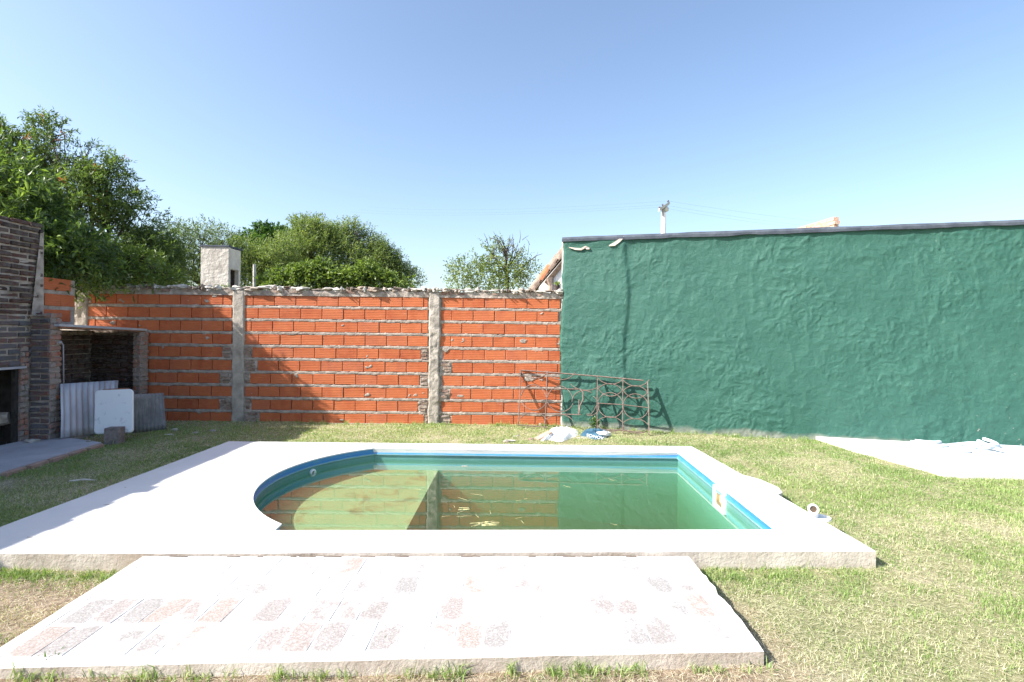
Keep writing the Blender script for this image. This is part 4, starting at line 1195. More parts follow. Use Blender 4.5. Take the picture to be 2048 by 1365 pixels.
poly_bar('lower_inner_bar', [(1042, 826), (1085, 828), (1130, 829), (1162, 830)], .007)
mbp = MB()
a, b, c, d = rp(1161, 779), rp(1167, 782), rp(1166, 812), rp(1158, 829)
poly_bar('bent_strap', [(1161, 779), (1166, 786), (1166, 800), (1160, 812), (1158, 829)], .011)
poly_bar('bent_strap', [(1158, 800), (1157, 828)], .008)
for cx_, cy_ in ((1221, 811), (1271.5, 813.5)):
    poly_bar('ring', arcpx(cx_, cy_, 25.5, 25, 0, 360, 28), .006)
# arcs between the posts
for x0_, x1_, yy in ((1195, 1246, 756), (1246, 1296, 760)):
    cx_ = (x0_ + x1_) / 2
    poly_bar('arc', arcpx(cx_, yy - 12, 30, 25, 25, 155), .006)
    poly_bar('arc', arcpx(cx_, yy + 45, 32, 33, 215, 325), .006)
    poly_bar('arc', arcpx(cx_, yy + 1, 31, 36, 40, 140), .006)
    poly_bar('arc', arcpx(cx_, yy + 103, 31, 25, 215, 325), .006)
    poly_bar('arc', arcpx(cx_, yy + 85, 31, 22, 35, 145), .006)
for x0_, x1_, yy in ((1041, 1094, 744), (1094, 1147, 747)):
    cx_ = (x0_ + x1_) / 2
    poly_bar('arc', arcpx(cx_, yy - 12, 31, 25, 20, 160), .0055)
    poly_bar('arc', arcpx(cx_, yy + 62, 27, 36, 200, 340), .0055)
    poly_bar('arc', arcpx(cx_, yy + 50, 27, 27, 20, 160), .0055)
    poly_bar('arc', arcpx(cx_, yy + 100, 27, 18, 200, 340), .0055)
poly_bar('arc', arcpx(1170, 765, 30, 16, 20, 160), .0055)
poly_bar('arc', arcpx(1170, 806, 26, 24, 180, 300), .0055)
poly_bar('arc', arcpx(1176, 812, 22, 22, 300, 400), .0055)
poly_bar('arc', arcpx(1178, 812, 20, 20, 20, 100), .0055)
poly_bar('arc', [(1193, 811), (1188, 822), (1182, 829), (1173, 829)], .0055)
poly_bar('bottom_bar', [(1198, 859), (1246, 861), (1290, 866)], .007)
poly_bar('bottom_bar', [(1034, 850), (1095, 855)], .007)

# ------------------------------------------------------------------ fittings on the deck, pipes and hose
p = onz(1632, 1040, DZ)
el = thing('pipe_elbow', 'white plastic pipe elbow standing open on the right edge of the deck', 'pipe fitting', (p.x - .02, p.y + .03, DZ))
e0_ = onz(1629, 1036, DZ)
mb = MB(); mb.tube([e0_ + Vector((0, 0, .0)), e0_ + Vector((0, 0, .035)), e0_ + Vector((-.008, -.004, .058)), e0_ + Vector((-.022, -.018, .072)), e0_ + Vector((-.03, -.035, .075))], [.026, .026, .028, .030, .033], 16, False)
mb.build('bend', M['white_plastic'], el, smooth=True)
dd = Vector((-.35, -.9, .15)).normalized()
Mz = Matrix.Translation(e0_ + Vector((-.03, -.035, .075))) @ dd.to_track_quat('Z', 'Y').to_matrix().to_4x4()
mb = MB(); mb.lathe([(.024, -.01), (.024, .012), (.036, .012), (.036, -.012)], 18, Mz); mb.build('socket_rim', M['white_plastic'], el, smooth=False)
mb = MB(); mb.lathe([(0, .003), (.024, .003)], 14, Mz); mb.build('opening', M['timber'], el)
lid = onz(1640, 1038, DZ)
mb = MB(); mb.lathe([(0, .008), (.052, .008), (.056, .014), (.066, .014), (.068, .004), (.068, 0)], 26, Matrix.Translation(lid + Vector((.005, .0, .001))))
tag(mb.build('drain_lid', M['white_plastic'], None, smooth=False), 'round white plastic lid lying next to the pipe elbow', 'lid')
pst = onz(1908, 877, RZ)
mb = MB(); mb.lathe([(0.0, .09), (.026, .09), (.032, .08), (.034, .0)], 14, Matrix.Translation(pst)); 
tag(mb.build('pipe_stub', M['white_plastic'], None, smooth=False), 'white plastic pipe stub standing at the foot of the green wall', 'pipe')
def hose(pxs, zoff, rad, name='hose_loop', parent=None):
    pts = [onz(px, py, RZ + rad + zo) for (px, py), zo in zip(pxs, zoff)]
    # smooth by Catmull-Rom
    out = []
    for i in range(len(pts) - 1):
        p0 = pts[max(0, i - 1)]; p1 = pts[i]; p2 = pts[i + 1]; p3 = pts[min(len(pts) - 1, i + 2)]
        for k in range(8):
            t = k / 8
            out.append(0.5 * ((2 * p1) + (p2 - p0) * t + (2 * p0 - 5 * p1 + 4 * p2 - p3) * t * t + (3 * p1 - p0 - 3 * p2 + p3) * t ** 3))
    out.append(pts[-1])
    mb = MB(); mb.tube(out, rad, 8)
    return mb.build(name, M['hose'], parent, smooth=True)
hz = thing('pool_hose', 'long pale blue pool hose lying in loose loops on the right slab', 'hose', (5.4, 6.4, RZ))
hose([(1822, 884), (1850, 888), (1880, 892), (1915, 889), (1950, 887), (2000, 893), (2070, 897)], [0, 0, 0, .0, .03, 0, 0], .021, 'hose_loop', hz)
hose([(1830, 882), (1870, 885), (1900, 880), (1930, 879), (1975, 884), (2010, 886), (2080, 887)], [0, 0, 0, .03, .0, 0, 0], .021, 'hose_loop', hz)
hose([(1890, 900), (1915, 903), (1940, 902), (1962, 890), (1992, 898), (2040, 908), (2100, 916)], [0, 0, 0, .05, .02, 0, 0], .021, 'hose_loop', hz)
hose([(1895, 878), (1930, 882), (1950, 880), (1975, 890), (1990, 892)], [0, 0, .03, .06, .05], .021, 'hose_loop', hz)
hose([(1944, 871), (1960, 876), (1985, 884), (1995, 891), (1975, 896), (1940, 898), (1900, 892)], [.06, .07, .05, .02, .03, 0, 0], .021, 'hose_loop', hz)
hose([(1952, 871), (1975, 877), (2010, 880), (2060, 881), (2120, 880)], [.04, .03, 0, 0, 0], .026, 'hose_loop', hz)
hose([(1945, 903), (1975, 905), (2010, 911), (2060, 922)], [0, 0, 0, 0], .021, 'hose_loop', hz)
# crumbs of fallen plaster at the foot of the green wall
rc = random.Random(4)
for i, (px, py) in enumerate(((1675, 874), (1832, 872), (1850, 871), (1868, 873), (1882, 872), (1760, 874))):
    p = onz(px, py, RZ); s_ = rc.uniform(.02, .045)
    mb = MB(); mb.blob((p.x, p.y - .02, RZ + s_ * .4), (s_ * 1.2, s_, s_ * .8), i, .3, 2)
    o_ = mb.build('plaster_crumb', M['bare_plaster'], None)
    tag(o_, ['pale plaster crumb at the left corner of the right slab', 'plaster crumb furthest left of the four beside the pipe stub', 'tallest plaster crumb beside the green wall', 'plaster crumb third left of the white pipe stub', 'plaster crumb just left of the white pipe stub', 'lone plaster crumb at the foot of the green wall'][i], 'plaster', 'plaster crumbs at the foot of the green wall')
# floating bits
mb = MB(); r = random.Random(6)
def straw(mb, px, py, L_, a, z=WATER + .003, rad=.0014):
    p = onz(px, py, z); d = Vector((math.cos(a), math.sin(a), 0)) * L_ / 2
    mb.tube([p - d, p + Vector((0, 0, .002)), p + d + Vector((0, 0, r.uniform(0, .01)))], [rad, rad, rad * .5], 4)
for k in range(26):
    px = r.gauss(1000, 75); py = r.uniform(955, 1052)
    straw(mb, px, py, r.uniform(.03, .12), r.uniform(0, 3.14))
tag(mb.build('floating_straw', M['straw'], None, loc=(0, 4.5, 0)), 'bits of straw floating on the middle of the pool', 'straw', kind='stuff')
mb = MB()
for k in range(12): straw(mb, 968 + r.uniform(-14, 18), 1049 + r.uniform(-4, 4), r.uniform(.04, .13), r.uniform(-.8, .8), rad=.0028)
tag(mb.build('grass_clump', M['straw'], None), 'yellowish grass clump floating near the front edge of the pool', 'grass clump')
mb = MB()
for k in range(6): straw(mb, 930 + r.uniform(-8, 10), 1020 + r.uniform(-4, 4), r.uniform(.04, .10), r.uniform(-.3, .9), rad=.0028)
tag(mb.build('grass_clump', M['straw'], None), 'small grass clump floating left of centre behind the larger clump', 'grass clump')
p = onz(929, 933, WATER); mb = MB(); mb.blob((p.x, p.y, WATER + .002), (.035, .018, .003), 2, .2, 2)
tag(mb.build('floating_leaf', M['log'], None), 'pale leaf floating near the far side of the pool', 'leaf')
mb = MB(); rc = random.Random(14)
for (px, py, w) in ((417, 1020, .03), (421, 1034, .025), (470, 1052, .05), (462, 1057, .03), (575, 1068, .03), (556, 1083, .025), (250, 975, .02), (215, 1010, .05), (395, 1101, .03), (480, 1098, .04), (60, 1075, .05), (1480, 1075, .04), (1330, 1085, .02), (700, 1090, .02)):
    p = onz(px, py, DZ)
    mb.blob((p.x, p.y, DZ - .001), (w * .5, w * .12, .003), int(px), .4, 1)
tag(mb.build('deck_crumbs', M['timber'], None, loc=(0, 3.5, DZ)), 'dark crumbs and chips scattered on the white deck', 'crumbs', kind='stuff')
# crack crumbs where deck meets patio
r = random.Random(8)
mbq = MB(); x = -2.05
while x < 0.98:
    Lc = r.uniform(.02, .14)
    t = (x + 2.1) / 3.17
    yy = pq(t, 1.0).y - .001
    if r.random() < .55: mbq.box((x, yy - .004, PZ - .004), (x + Lc, yy + .002, PZ + r.uniform(.001, .003)), .001)
    x += Lc + r.uniform(.01, .12)
tag(mbq.build('joint_dirt', M['timber'], None, loc=(0, 3.1, PZ)), 'thin line of dirt in the joint between deck and patio', 'dirt', kind='stuff')

# ================================================================== BEYOND THE WALLS
# concrete chimney box
CY = 9.2
ch = thing('concrete_chimney', 'square grey rendered chimney with an opening on its right side, behind the wall', 'chimney', (ony(440, 560, CY).x, CY, 0))
a = ony(402, 500, CY); b = ony(457, 500, CY)
zt = ony(430, 494, CY).z
X0, X1, Y0c, Y1c = a.x, b.x, CY, CY + 1.05
# right face vanishes to px 480
X1b = X1
Y1c = None
tgt = (480 - 1024) / FPX; Y1c = X1 / tgt if X1 / tgt > CY + .2 else CY + .9
def slabc(lo, hi, nm, mt=M['grey_conc']): 
    m_ = MB(); m_.box(lo, hi, .004); return m_.build(nm, mt, ch)
yw = min(Y1c, CY + 1.2); t_ = .07
zo = ony(465, 540, CY + .2).z
slabc((X0, Y0c, 0), (X1, Y0c + t_, zt), 'front_slab'); slabc((X0, Y0c + t_ + .002, 0), (X0 + t_, yw, zt - .02), 'left_slab')
slabc((X1 - t_, Y0c + t_ + .002, zo), (X1 - .002, yw, zt - .01), 'right_slab'); slabc((X1 - t_, yw - .07, 0), (X1 - .004, yw, zo - .002), 'rear_post')
slabc((X0 + t_ + .002, yw - .06, 0), (X1 - t_ - .002, yw - .002, zt - .02), 'back_slab', M['dark_brick'])
m_ = MB(); m_.box((X0 - .012, Y0c - .012, zt + .001), (X1 + .012, yw + .01, zt + .028), .006); m_.build('top_edge', M['cap'], ch)
# thin post
p = ony(510, 575, 9.3); q_ = ony(509, 529, 9.3)
mb = MB(); mb.tube([(p.x, 9.3, 0), (q_.x, 9.3, q_.z)], [.03, .028], 8)
tag(mb.build('fence_post', M['lump'], None), 'thin pale post rising behind the wall right of the chimney', 'post')

# neighbour house: white gable with tiled rake
HY = 11.0
hs = thing('neighbour_house', 'white gabled house with old clay roof tiles half hidden by the green wall', 'house', (2.0, HY, 0))
def hp(px, py, y=HY): return ony(px, py, y)
e0 = hp(1080, 560); e1 = hp(1135, 486)
wpx = [(1079, 600), (1200, 600), (1200, 492), (1150, 490), (1128, 516), (1079, 573)]
vs = []
for px_, py_ in wpx:
    q_ = hp(px_, py_); vs.append((q_.x, HY, max(0, q_.z) if py_ < 599 else 0))
vs += [(v[0] + 0.0, HY + 3.5, v[2]) for v in vs]
k = len(wpx)
mb = MB(); mb.add(vs, [tuple(range(k))[::-1], tuple(range(k, 2 * k))] + [(i, (i + 1) % k, (i + 1) % k + k, i + k) for i in range(k)][::1])
mb.build('gable_wall', M['white_wall'], hs)
# rake tiles: half barrels stepping down the slope
A_ = hp(1136, 496); B_ = hp(1068, 579)
dirv = (B_ - A_); Ld = dirv.length; dirv.normalize()
side_ = Vector((dirv.z, 0, -dirv.x)).normalized()
if side_.z < 0: side_ = -side_
nt_ = 4
for i in range(nt_):
    for row_ in range(3):
        p0 = A_ + dirv * (Ld / nt_ * i - .04) + side_ * .03; p1 = A_ + dirv * (Ld / nt_ * (i + 1) + .03) - side_ * .012
        off = Vector((0, .15 + row_ * .30, 0))
        mb = MB(); seg = 9; vs = []
        for P_, R_ in ((p0, .11), (p1, .135)):
            for rr_ in (R_, R_ - .02):
                for k_ in range(seg):
                    a_ = math.pi * k_ / (seg - 1)
                    vs.append(P_ + off + Vector((0, 1, 0)) * math.cos(a_) * rr_ + side_ * (math.sin(a_) * rr_ * .85))
        fs = []; s2 = seg
        for k_ in range(seg - 1):
            fs.append((k_, 2 * s2 + k_, 2 * s2 + k_ + 1, k_ + 1)); fs.append((s2 + k_, s2 + k_ + 1, 3 * s2 + k_ + 1, 3 * s2 + k_))
            fs.append((2 * s2 + k_, 3 * s2 + k_, 3 * s2 + k_ + 1, 2 * s2 + k_ + 1)); fs.append((k_, k_ + 1, s2 + k_ + 1, s2 + k_))
        for e_ in (0, seg - 1): fs.append((e_, s2 + e_, 3 * s2 + e_, 2 * s2 + e_))
        mb.add(vs, fs); mb.build('roof_tile', M['tile_red'] if i == 2 and row_ == 0 else M['tile'], hs)
mb = MB(); q0 = A_ - side_ * .12 + Vector((0, -.03, 0)); q1 = B_ - side_ * .12 + Vector((0, -.03, 0)); q1 = q1 - dirv * .25
vs = [q0 + side_ * .05, q1 + side_ * .05, q1 - side_ * .05, q0 - side_ * .05]; vs += [v + Vector((0, .10, 0)) for v in vs]
mb.add(vs, [(0, 1, 2, 3), (7, 6, 5, 4), (0, 4, 5, 1), (1, 5, 6, 2), (2, 6, 7, 3), (3, 7, 4, 0)]); mb.build('rafter', M['timber'], hs)
mb = MB(); q0, q1, q2 = hp(1099, 556, HY - .05), hp(1102, 572, HY - .05), hp(1100, 600, HY - .05)
mb.tube([q0, q1, q2], [.085, .05, .05], 6); mb.build('bracket', M['tile'], hs)
mb = MB(); pr = hp(1185, 486); pe = hp(1260, 500)
for (u_, v_) in ((B_ - dirv * .1, A_), (A_, pr), (pr, pe)):
    u_ = Vector((u_.x, HY + .6, u_.z + .02)); v_ = Vector((v_.x, HY + .6, v_.z + .02))
    mb.add([u_, v_, v_ + Vector((0, 3, 0)), u_ + Vector((0, 3, 0)), u_ + Vector((0, 0, -.05)), v_ + Vector((0, 0, -.05)), v_ + Vector((0, 3, -.05)), u_ + Vector((0, 3, -.05))], [(0, 1, 2, 3), (7, 6, 5, 4), (0, 4, 5, 1), (1, 5, 6, 2), (2, 6, 7, 3), (3, 7, 4, 0)])
mb.build('roof', M['tile'], hs)
pt = hp(1114, 577, HY - .6)
pot = thing('potted_plant', 'small yellow green plant in a dark pot before the white gable', 'plant', (pt.x, pt.y, 0))
mb = MB(); mb.lathe([(0, pt.z - .08), (.045, pt.z - .08), (.06, pt.z + .06), (.05, pt.z + .06)], 12, Matrix.Translation((pt.x, pt.y, 0))); mb.build('pot', M['dark_pot'], pot)
mb = MB(); mb.box((pt.x - .5, pt.y - .1, 0), (pt.x + .6, pt.y + .1, pt.z - .081)); tag(mb.build('low_parapet', M['white_wall'], None), 'low whitewashed ledge under the potted plant behind the wall', 'ledge')

# utility pole and wires
UY = 30
up_ = thing('utility_pole', 'round concrete power pole with a small crossarm above the green wall', 'pole', (ony(1327, 470, UY).x, UY, 0))
pb = ony(1327, 480, UY); pt_ = ony(1327, 418, UY)
mb = MB(); mb.tube([(pb.x, UY, 0), (pt_.x, UY, pt_.z)], [.19, .125], 14); mb.build('shaft', M['pole'], up_, smooth=True)
mb = MB(); aL = ony(1318, 421, UY - .3); aR = ony(1338, 408, UY + .2)
mb.add([aL + Vector((0, -.15, -.06)), aR + Vector((0, -.15, -.06)), aR + Vector((0, -.15, .10)), aL + Vector((0, -.15, .10)), aL + Vector((0, .15, -.06)), aR + Vector((0, .15, -.06)), aR + Vector((0, .15, .10)), aL + Vector((0, .15, .10))], [(0, 1, 2, 3), (7, 6, 5, 4), (0, 4, 5, 1), (1, 5, 6, 2), (2, 6, 7, 3), (3, 7, 4, 0)])
mb.build('crossarm', M['pole'], up_)
mb = MB(); g0 = ony(1332, 419, UY); mb.blob(g0, (.17, .15, .17), 3, .1, 2); mb.build('transformer_bracket', M['pole'], up_)
ins = [ony(1319, 415, UY), ony(1325, 410, UY), ony(1336, 402.5, UY)]
for p in ins:
    mb = MB(); mb.tube([p + Vector((0, 0, -.16)), p + Vector((0, 0, -.04))], .02, 6); mb.blob(p, (.055, .055, .06), 1, .03, 2); mb.build('insulator', M['insulator'], up_)
for k, p in enumerate(ins):
    endr = ony([1760, 1790, 1900][k], [452, 449, 446][k], 42) + Vector((6, 6, .6)); endl = ony([700, 720, 740][k], [424, 420, 414][k], 60)
    pts = []
    for i in range(25):
        t = i / 24; q_ = p.lerp(endr, t); q_.z -= 1.1 * 4 * t * (1 - t) * .35; pts.append(q_)
    mb = MB(); mb.tube(pts, .0028, 4)
    pts = []
    for i in range(25):
        t = i / 24; q_ = p.lerp(endl, t); q_.z -= 1.2 * 4 * t * (1 - t) * .35; pts.append(q_)
    mb.tube(pts, .0028, 4)
    tag(mb.build('power_line', M['wire'], None, loc=p), ['lowest thin power line on the left insulator of the pole', 'middle thin power line across the sky above the green wall', 'topmost thin power line on the tallest insulator'][k], 'power line', 'power lines over the neighbouring plots')

# unfinished wall of the neighbour, top courses of hollow brick
uw = thing('unfinished_wall', 'pale unfinished hollow brick wall corner peeking above the green wall', 'wall', (7.2, 12, 0))
n0 = ony(1668, 434, 12.0); f0 = ony(1597, 457, 13.25)
uU = Vector((f0.x - n0.x, f0.y - n0.y)).normalized(); Lw = (Vector((f0.x, f0.y)) - Vector((n0.x, n0.y))).length + .6
light_brick = old_brick('sunbleached_hollow_brick', [(0.55, 0.26, 0.15), (0.62, 0.36, 0.25), (0.50, 0.20, 0.11)], 0.6, (0.62, 0.56, 0.50))
zt = n0.z
org = Vector((n0.x, n0.y))
def uwb(s0, s1, z0, z1, off=0.0, w=.12):
    a_ = org + uU * s0; b_ = org + uU * s1; nn = Vector((uU.y, -uU.x))
    if nn.x > 0: nn = -nn
    vs = []
    for z_ in (z0, z1):
        for q_ in (a_ + nn * off, b_ + nn * off, b_ - nn * w, a_ - nn * w): vs.append((q_.x, q_.y, z_))
    m_ = MB(); m_.add(vs, [(0, 3, 2, 1), (4, 5, 6, 7), (0, 1, 5, 4), (1, 2, 6, 5), (2, 3, 7, 6), (3, 0, 4, 7)]); return m_
r = random.Random(44)
uwb(0.02, Lw, 0, zt - .38, -.01).build('wall_body', M['mortar'], uw)
for row in range(4):
    z1_ = zt - row * .095; s_ = 0.0 if row % 2 == 0 else -.04
    s = s_
    while s < Lw - .1:
        l_ = .24
        uwb(s + r.uniform(0, .006), s + l_ - .012, z1_ - .078, z1_, r.uniform(-.004, .008)).build('brick', light_brick, uw)
        s += l_
    uwb(0.02, Lw - .1, z1_ - .094, z1_ - .0785, -.012, .108).build('mortar_bed', M['lump'], uw)

# ================================================================== VEGETATION
def leaves(name, base_pts, dirs, per, length, width, slen, mat, parent, seed, droop=0.35, tint=None, fold=0.25):
    rs = np.random.RandomState(seed)
    n = len(base_pts)
    t = (np.arange(per) + 0.5) / per
    P = base_pts[:, None, :] + dirs[:, None, :] * (slen * t)[None, :, None]
    P[:, :, 2] -= (t ** 2 * slen * droop)[None, :]
    rnd = rs.normal(0, 1, (n, per, 3)); rnd /= np.linalg.norm(rnd, axis=2, keepdims=True)
    D = dirs[:, None, :] * 0.55 + rnd * 0.8; D[:, :, 2] -= droop * 0.4
    D /= np.linalg.norm(D, axis=2, keepdims=True)
    up = np.zeros_like(D); up[..., 2] = 1; up += rs.normal(0, .45, D.shape)
    Sd = np.cross(D, up); Sd /= np.linalg.norm(Sd, axis=2, keepdims=True) + 1e-9
    Nn = np.cross(Sd, D)
    Ln = length * rs.uniform(.6, 1.2, (n, per, 1)); Wd = width * rs.uniform(.7, 1.2, (n, per, 1))
    b = P; tip = P + D * Ln; mid = P + D * Ln * .45
    l = mid + Sd * Wd * .5 + Nn * Wd * fold; r_ = mid - Sd * Wd * .5 + Nn * Wd * fold
    V = np.stack([b, l, tip, r_], 2).reshape(-1, 3) - np.array(wloc(parent) if parent else (0, 0, 0))
    nq = n * per
    T = np.arange(nq)[:, None] * 4
    F = np.concatenate([T + np.array([0, 2, 1]), T + np.array([0, 3, 2])], 0)
    me = npmesh(name, V, None, False, F)
    if tint is None: tint = rs.uniform(0, 1, n)
    tt = np.clip(np.repeat(tint, per) + rs.normal(0, .07, nq), 0, 1)
    tt = np.where(np.repeat(tint, per) < .93, np.minimum(tt, .93), tt)
    at = me.attributes.new('tint', 'FLOAT', 'FACE')
    at.data.foreach_set('value', np.concatenate([tt, tt]).astype(np.float32))
    return link(name, me, parent, mat=mat)
def blob_pts(blobs, n, seed, gap=0.38, gscale=1.6, shell=0.45):
    rs = np.random.RandomState(seed)
    w = np.array([b[3] * b[4] * b[5] for b in blobs]) ** 0.75; w /= w.sum()
    out = []; dr_ = []
    while sum(len(o_) for o_ in out) < n:
        k = rs.choice(len(blobs), 4000, p=w); B = np.array([b[:6] for b in blobs])[k]
        d = rs.normal(0, 1, (4000, 3)); d /= np.linalg.norm(d, axis=1, keepdims=True)
        rad = shell + (1.08 - shell) * rs.uniform(0, 1, (4000, 1)) ** 0.7
        P = B[:, :3] + d * B[:, 3:6] * rad
        g = (vn(P[:, 0] * gscale + P[:, 1] * .7, P[:, 2] * gscale + 3, seed) + vn(P[:, 1] * gscale * 2 + 9, P[:, 0] * gscale * 2 + P[:, 2] * gscale * 2, seed + 1)) / 2
        keep = g > gap * rs.uniform(.75, 1.1, 4000)
        dd_ = d + rs.normal(0, .45, d.shape) + np.array([0, 0, .25]); dd_ /= np.linalg.norm(dd_, axis=1, keepdims=True)
        out.append(P[keep]); dr_.append(dd_[keep])
    return np.concatenate(out)[:n], np.concatenate(dr_)[:n]
def B(px, py, rpx, Yd, sy=1.0, ry=None):
    p = ony(px, py, Yd); r_ = rpx * Yd / FPX
    return (p.x, p.y, p.z, r_, ry or r_ * sy, r_)
def branches(name, root, blobs, mat, parent, seed, r0=.09, twigs=40, tips=None, tw=.004):
    rr_ = random.Random(seed); mb = MB()
    root = Vector(root)
    zb = min(b[2] for b in blobs)
    cen = Vector((sum(b[0] for b in blobs) / len(blobs), sum(b[1] for b in blobs) / len(blobs), 0))
    fork = Vector(((root.x + cen.x) / 2, (root.y + cen.y) / 2, max(root.z + .4, zb - .3)))
    mb.tube([root, (root + fork) / 2 + Vector((rr_.uniform(-.06, .06), rr_.uniform(-.06, .06), 0)), fork], [r0, r0 * .85, r0 * .7], 9)
    ends = []
    for b in blobs:
        c = Vector(b[:3])
        m1 = fork.lerp(c, .4) + Vector((rr_.uniform(-.12, .12), rr_.uniform(-.1, .1), rr_.uniform(0, .15)))
        m2 = fork.lerp(c, .75) + Vector((rr_.uniform(-.1, .1), rr_.uniform(-.1, .1), rr_.uniform(-.05, .1)))
        mb.tube([fork, m1, m2, c], [r0 * .55, r0 * .38, r0 * .25, r0 * .12], 6)
        ends.append((m1, m2, c, b))
    for k in range(twigs):
        m1, m2, c, b = ends[rr_.randrange(len(ends))]
        s_ = [m1, m2, c][rr_.randrange(1, 3)]
        d = Vector((rr_.gauss(0, 1), rr_.gauss(0, 1), rr_.gauss(.3, 1))).normalized()
        e = c + Vector((d.x * b[3], d.y * b[4], d.z * b[5])) * rr_.uniform(.7, 1.05)
        mid = s_.lerp(e, .5) + Vector((rr_.uniform(-.05, .05), rr_.uniform(-.05, .05), rr_.uniform(-.03, .08)))
        mb.tube([s_, mid, e], [tw * 2.6, tw * 1.6, tw * .6], 4, False)
    return mb.build(name, mat, parent, smooth=True)
def tree(name, label, cat, root, blobs, n, per, ll, lw, slen, mat, seed, r0=.08, twigs=60, gap=.38, gs=1.6, droop=.35, group=None, shell=.45, tint=None, tw=.004):
    t = thing(name, label, cat, root, group)
    P, D = blob_pts(blobs, n, seed, gap, gs, shell)
    tn = tint(P, seed) if tint else None
    leaves('crown', P, D, per, ll, lw, slen, mat, t, seed, droop, tn)
    branches('trunk', root, blobs, M['bark'], t, seed, r0, twigs, tw=tw)
    return t
def tint_big(P, seed):
    rs = np.random.RandomState(seed)
    t = 0.1 + .5 * rs.uniform(0, 1, len(P)) + .3 * vn(P[:, 0] * 1.3, P[:, 2] * 1.3, seed)
    red = (rs.uniform(0, 1, len(P)) < .022) & (P[:, 2] > 3.0)
    return np.where(red, 1.0, np.clip(t, 0, .9))
bl = [B(-30, 330, 85, 10.3), B(30, 300, 55, 10.4), B(105, 285, 44, 10.6), B(168, 318, 40, 10.6), B(215, 345, 30, 10.7), B(60, 385, 62, 10.2), B(150, 390, 58, 10.4), B(215, 395, 44, 10.6), B(265, 418, 30, 10.7),
      B(120, 470, 62, 10.3), B(195, 470, 60, 10.5), B(262, 470, 48, 10.7), B(305, 455, 32, 10.9), B(300, 510, 48, 10.7), B(140, 530, 48, 10.3), B(220, 530, 48, 10.4), B(335, 535, 34, 10.8), B(60, 450, 50, 10.2), B(365, 560, 22, 10.8), B(175, 565, 30, 10.6), B(280, 560, 26, 10.6)]
tree('broadleaf_tree', 'big dark green tree with reddish shoots overhanging the left corner of the wall', 'tree', (-8.2, 10.6, 0), bl, 6200, 11, .095, .026, .29, M['leaf_dark'], 51, .10, 260, .50, 2.3, .35, tint=tint_big, tw=.005)
# brighter young tree just behind the side wall: its crown shades the left of the orange wall
t = thing('sapling', 'bright yellow green young tree with long leaves behind the sooty side wall', 'tree', (-6.75, 7.0, 0))
bl2 = [(-6.25, 7.15, 2.45, .42, .38, .34), (-6.55, 7.45, 2.75, .45, .42, .36), (-6.45, 6.95, 2.75, .36, .26, .28), (-6.75, 7.2, 3.05, .45, .45, .34), (-7.1, 7.1, 3.3, .45, .45, .36), (-7.3, 7.6, 3.4, .5, .5, .4),
       (-6.25, 7.55, 2.25, .36, .35, .26), (-6.1, 7.85, 2.30, .28, .25, .22), (-6.9, 7.7, 2.9, .45, .4, .4), (-6.05, 7.45, 2.50, .30, .30, .26), (-6.4, 7.75, 2.62, .36, .3, .3), (-6.75, 7.55, 3.05, .4, .35, .34), (-7.1, 7.55, 3.4, .4, .4, .36), (-6.95, 7.9, 2.55, .4, .3, .35), (-6.5, 7.85, 2.25, .35, .25, .25), (-7.6, 7.6, 3.8, .45, .4, .35), (-6.35, 7.0, 2.15, .34, .22, .2), (-7.6, 7.0, 3.5, .4, .5, .35), (-6.9, 6.9, 2.6, .5, .25, .4)]
P, D = blob_pts(bl2, 2300, 61, .22, 2.0, .1)
rs_ = np.random.RandomState(3)
leaves('crown', P, D, 9, .115, .033, .26, M['leaf_young'], t, 61, .35, rs_.uniform(0, 1, len(P)) ** 1.6)
branches('trunk', (-6.75, 7.0, 0), bl2, M['bark'], t, 62, .05, 50)
t = thing('overhanging_bough', 'leafy bough drooping over the wall top left of the chimney', 'branch', (-6.0, 8.6, 2.2))
bl3 = [B(205, 535, 26, 8.45), B(262, 545, 22, 8.45), B(312, 548, 20, 8.4), B(170, 545, 24, 8.5), B(235, 560, 16, 8.3), B(340, 560, 12, 8.4), B(285, 565, 12, 8.3), B(210, 500, 18, 8.5), B(290, 520, 18, 8.6)]
P, D = blob_pts(bl3, 420, 63, .3, 2.0, .2)
leaves('foliage', P, D, 9, .10, .032, .22, M['leaf_light'], t, 64, .4, .0 + .6 * rs_.uniform(0, 1, len(P)))
branches('branch', (-6.6, 9.0, 2.2), bl3, M['bark'], t, 65, .03, 30)

